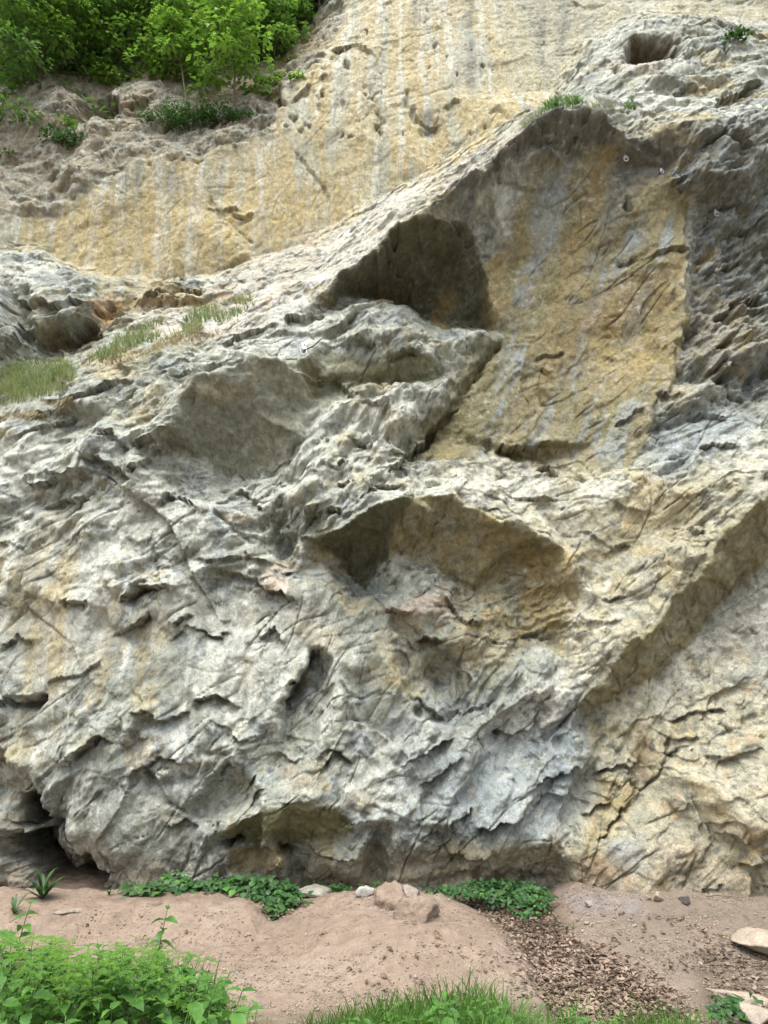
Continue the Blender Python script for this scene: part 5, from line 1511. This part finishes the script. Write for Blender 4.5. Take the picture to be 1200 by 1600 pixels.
stone(1200, 1492, .22, .17, .06, (.31, .255, .20), 'pale flat slab jutting in at the right edge above a dark gap', .15, 11, (.06, .0), .0, 'slab')
stone(1168, 1572, .19, .08, .035, (.30, .245, .19), 'long narrow slab lying among dead leaves near the lower right corner', -.32, 12, (0, .1), .2, 'slab')
stone(1192, 1600, .11, .08, .04, (.30, .25, .2), 'small pale slab in the lower right corner below the long one', -.1, 13, (0, 0), .2, 'slab')
stone(922, 1420 - 3, .035, .03, .02, (.24, .21, .18), 'small stone on the earth below the ochre base of the wall', 0, 14)
stone(1008, 1407, .045, .03, .03, (.30, .24, .19), 'brown clod at the foot of the wall, left of the twig', .4, 15)
stone(1030, 1408, .05, .035, .035, (.28, .22, .17), 'brown clod at the foot of the wall, right beside another clod', .4, 16)
stone(1073, 1416, .05, .03, .03, (.06, .055, .05), 'small blackish stone at the foot of the wall on the right', .4, 17)
stone(108, 1424, .09, .05, .018, (.24, .20, .16), 'flat stone half buried behind the rosette plant', .4, 18, sink=.6)
PEB = [rock_mesh('pebble', 1, .8, .6, 30 + k_, (.33, .28, .23), 7) for k_ in range(4)]
peb = scatter_px("880,1420 1150,1430 1180,1480 1060,1540 1000,1520 900,1460", 60) + scatter_px("420,1470 640,1430 820,1490 780,1550 560,1560 400,1530", 50) + scatter_px("20,1425 380,1415 420,1470 250,1460 60,1450", 30)
for k_, (a_, b_) in enumerate(peb):
    r_ = rnd.uniform(.005, .014) * (1.6 if rnd.random() < .1 else 1); p = gpt(a_, b_)
    where = ('on the right-hand earth' if k_ < 60 else 'on the mound and path' if k_ < 110 else 'on the left-hand earth')
    o = link('pebble', PEB[k_ % 4], M_STONE, None, p + Vector((0, 0, r_ * .3)), label='small pale pebble lying ' + where, cat='pebble', group='pebbles ' + where)
    o.scale = (r_,) * 3; o.rotation_euler = (0, 0, rnd.uniform(0, 6))
def twig(px, py, ln, rz, label, r_=.004, mat=None):
    p = gpt(px, py)
    pa = [Vector((q * ln, rnd.uniform(-.06, .06) * ln, rnd.uniform(.0, .05) * ln + .01)) for q in (0, .25, .5, .75, 1)]
    ch = [tube(pa, [r_, r_ * .9, r_ * .8, r_ * .6, r_ * .3], 5), tube([pa[2], pa[2] + Vector((ln * .15, ln * .14, .02))], [r_ * .6, r_ * .2], 4)]
    o = link('twig', tri_mesh('twig', ch, True), mat or M_TWIG, None, p, label=label, cat='twig'); o.rotation_euler = (0, 0, rz)
twig(1105, 1408, .34, .05, 'dry twig lying along the foot of the wall on the right', .006)
twig(745, 1432, .30, -.3, 'thin dark twig across the upper right slope of the mound', .003)
twig(1040, 1440, .16, .6, 'short twig on the right-hand earth', .004)
twig(230, 1412, .16, .2, 'short stick on the left-hand earth rim', .004)
twig(430, 1500, .12, -.6, 'short stick on the path left of the mound', .004)
twig(905, 1452, .14, -.1, 'thin stalk beside the tiny seedling', .002)

# ------------------------------------------------------------------ climbing anchors
M_STEEL, _nt, _p = new_mat('steel'); _p.inputs['Base Color'].default_value = (.7, .71, .73, 1); _p.inputs['Metallic'].default_value = .85; _p.inputs['Roughness'].default_value = .35
_n = nd(_nt, 'ShaderNodeTexNoise'); _n.inputs['Scale'].default_value = 60; _m = nd(_nt, 'ShaderNodeMapRange'); _m.inputs['To Min'].default_value = .25; _m.inputs['To Max'].default_value = .5
_nt.links.new(_n.outputs['Fac'], _m.inputs['Value']); _nt.links.new(_m.outputs[0], _p.inputs['Roughness'])
M_SLING, _nt, _p = new_mat('sling_webbing'); _p.inputs['Base Color'].default_value = (.02, .035, .05, 1); _p.inputs['Roughness'].default_value = .8
def anchor(px, py, label, s_=1.0, sling=False):
    p, n = surf(px, py)
    if p is None: return
    t = link('bolt_anchor', None, loc=p + Vector((0, -.01, 0)), label=label, cat='climbing bolt', group=None)
    w, h_ = .018 * s_, .035 * s_
    v = [(-w, 0, h_), (w, 0, h_), (w, 0, -h_ * .2), (-w, 0, -h_ * .2), (-w * .8, -.025 * s_, -h_), (w * .8, -.025 * s_, -h_), (-w, -.004, h_), (w, -.004, h_), (w, -.004, -h_ * .2), (-w, -.004, -h_ * .2), (-w * .8, -.029 * s_, -h_), (w * .8, -.029 * s_, -h_)]
    f = [(0, 1, 2), (0, 2, 3), (3, 2, 5), (3, 5, 4), (6, 8, 7), (6, 9, 8), (9, 11, 8), (9, 10, 11), (0, 6, 7), (0, 7, 1), (1, 7, 8), (1, 8, 2), (2, 8, 11), (2, 11, 5), (5, 11, 10), (5, 10, 4), (4, 10, 9), (4, 9, 3), (3, 9, 6), (3, 6, 0)]
    link('hanger', tri_mesh('hanger', [(np.array(v), np.array(f))]), M_STEEL, t)
    link('bolt', tri_mesh('bolt', [tube([(0, .03, h_ * .45), (0, -.018 * s_, h_ * .45)], [.008 * s_, .008 * s_], 6)]), M_STEEL, t)
    ring = [(math.cos(q) * .022 * s_, -.03 * s_, -h_ * 1.2 + math.sin(q) * .03 * s_) for q in np.linspace(0, 6.283, 14)]
    link('ring', tri_mesh('ring', [tube(ring, [.0035 * s_] * 14, 5)], True), M_STEEL, t)
    if sling:
        q1, _ = surf(px + 27, py - 8)
        q1 = (q1 - t.location) if q1 is not None else Vector((.2, 0, .05))
        o = link('sling', tri_mesh('sling', [tube([(0, -.03, -h_), tuple(q1 * .25 + Vector((0, -.04, -h_ * 1.0))), tuple(q1 * .55 + Vector((0, -.05, -h_ * .9))), tuple(q1 * .85 + Vector((0, -.05, -.01))), tuple(q1 + Vector((0, -.03, .02)))], [.007] * 5, 6)], True), M_SLING, None, t.location, label='dark sling running right from the shiny bolt below the overhang', cat='sling')
anchor(474, 541, 'shiny steel bolt with a dark sling, on the ledge left below the big overhang', 1.5, True)
anchor(973, 247, 'steel bolt ring high on the dark grey overhang', 1.15)
anchor(1035, 267, 'steel bolt right of the highest one on the dark overhang', .8)
anchor(1118, 331, 'steel bolt ring on the broken dark rock at right', 1.1)
print('tris', sum(len(o.data.loops) - 2 * len(o.data.polygons) for o in bpy.data.objects if o.type == 'MESH' and o.name in ('cliff', 'ground')), 'objects', len(bpy.data.objects))
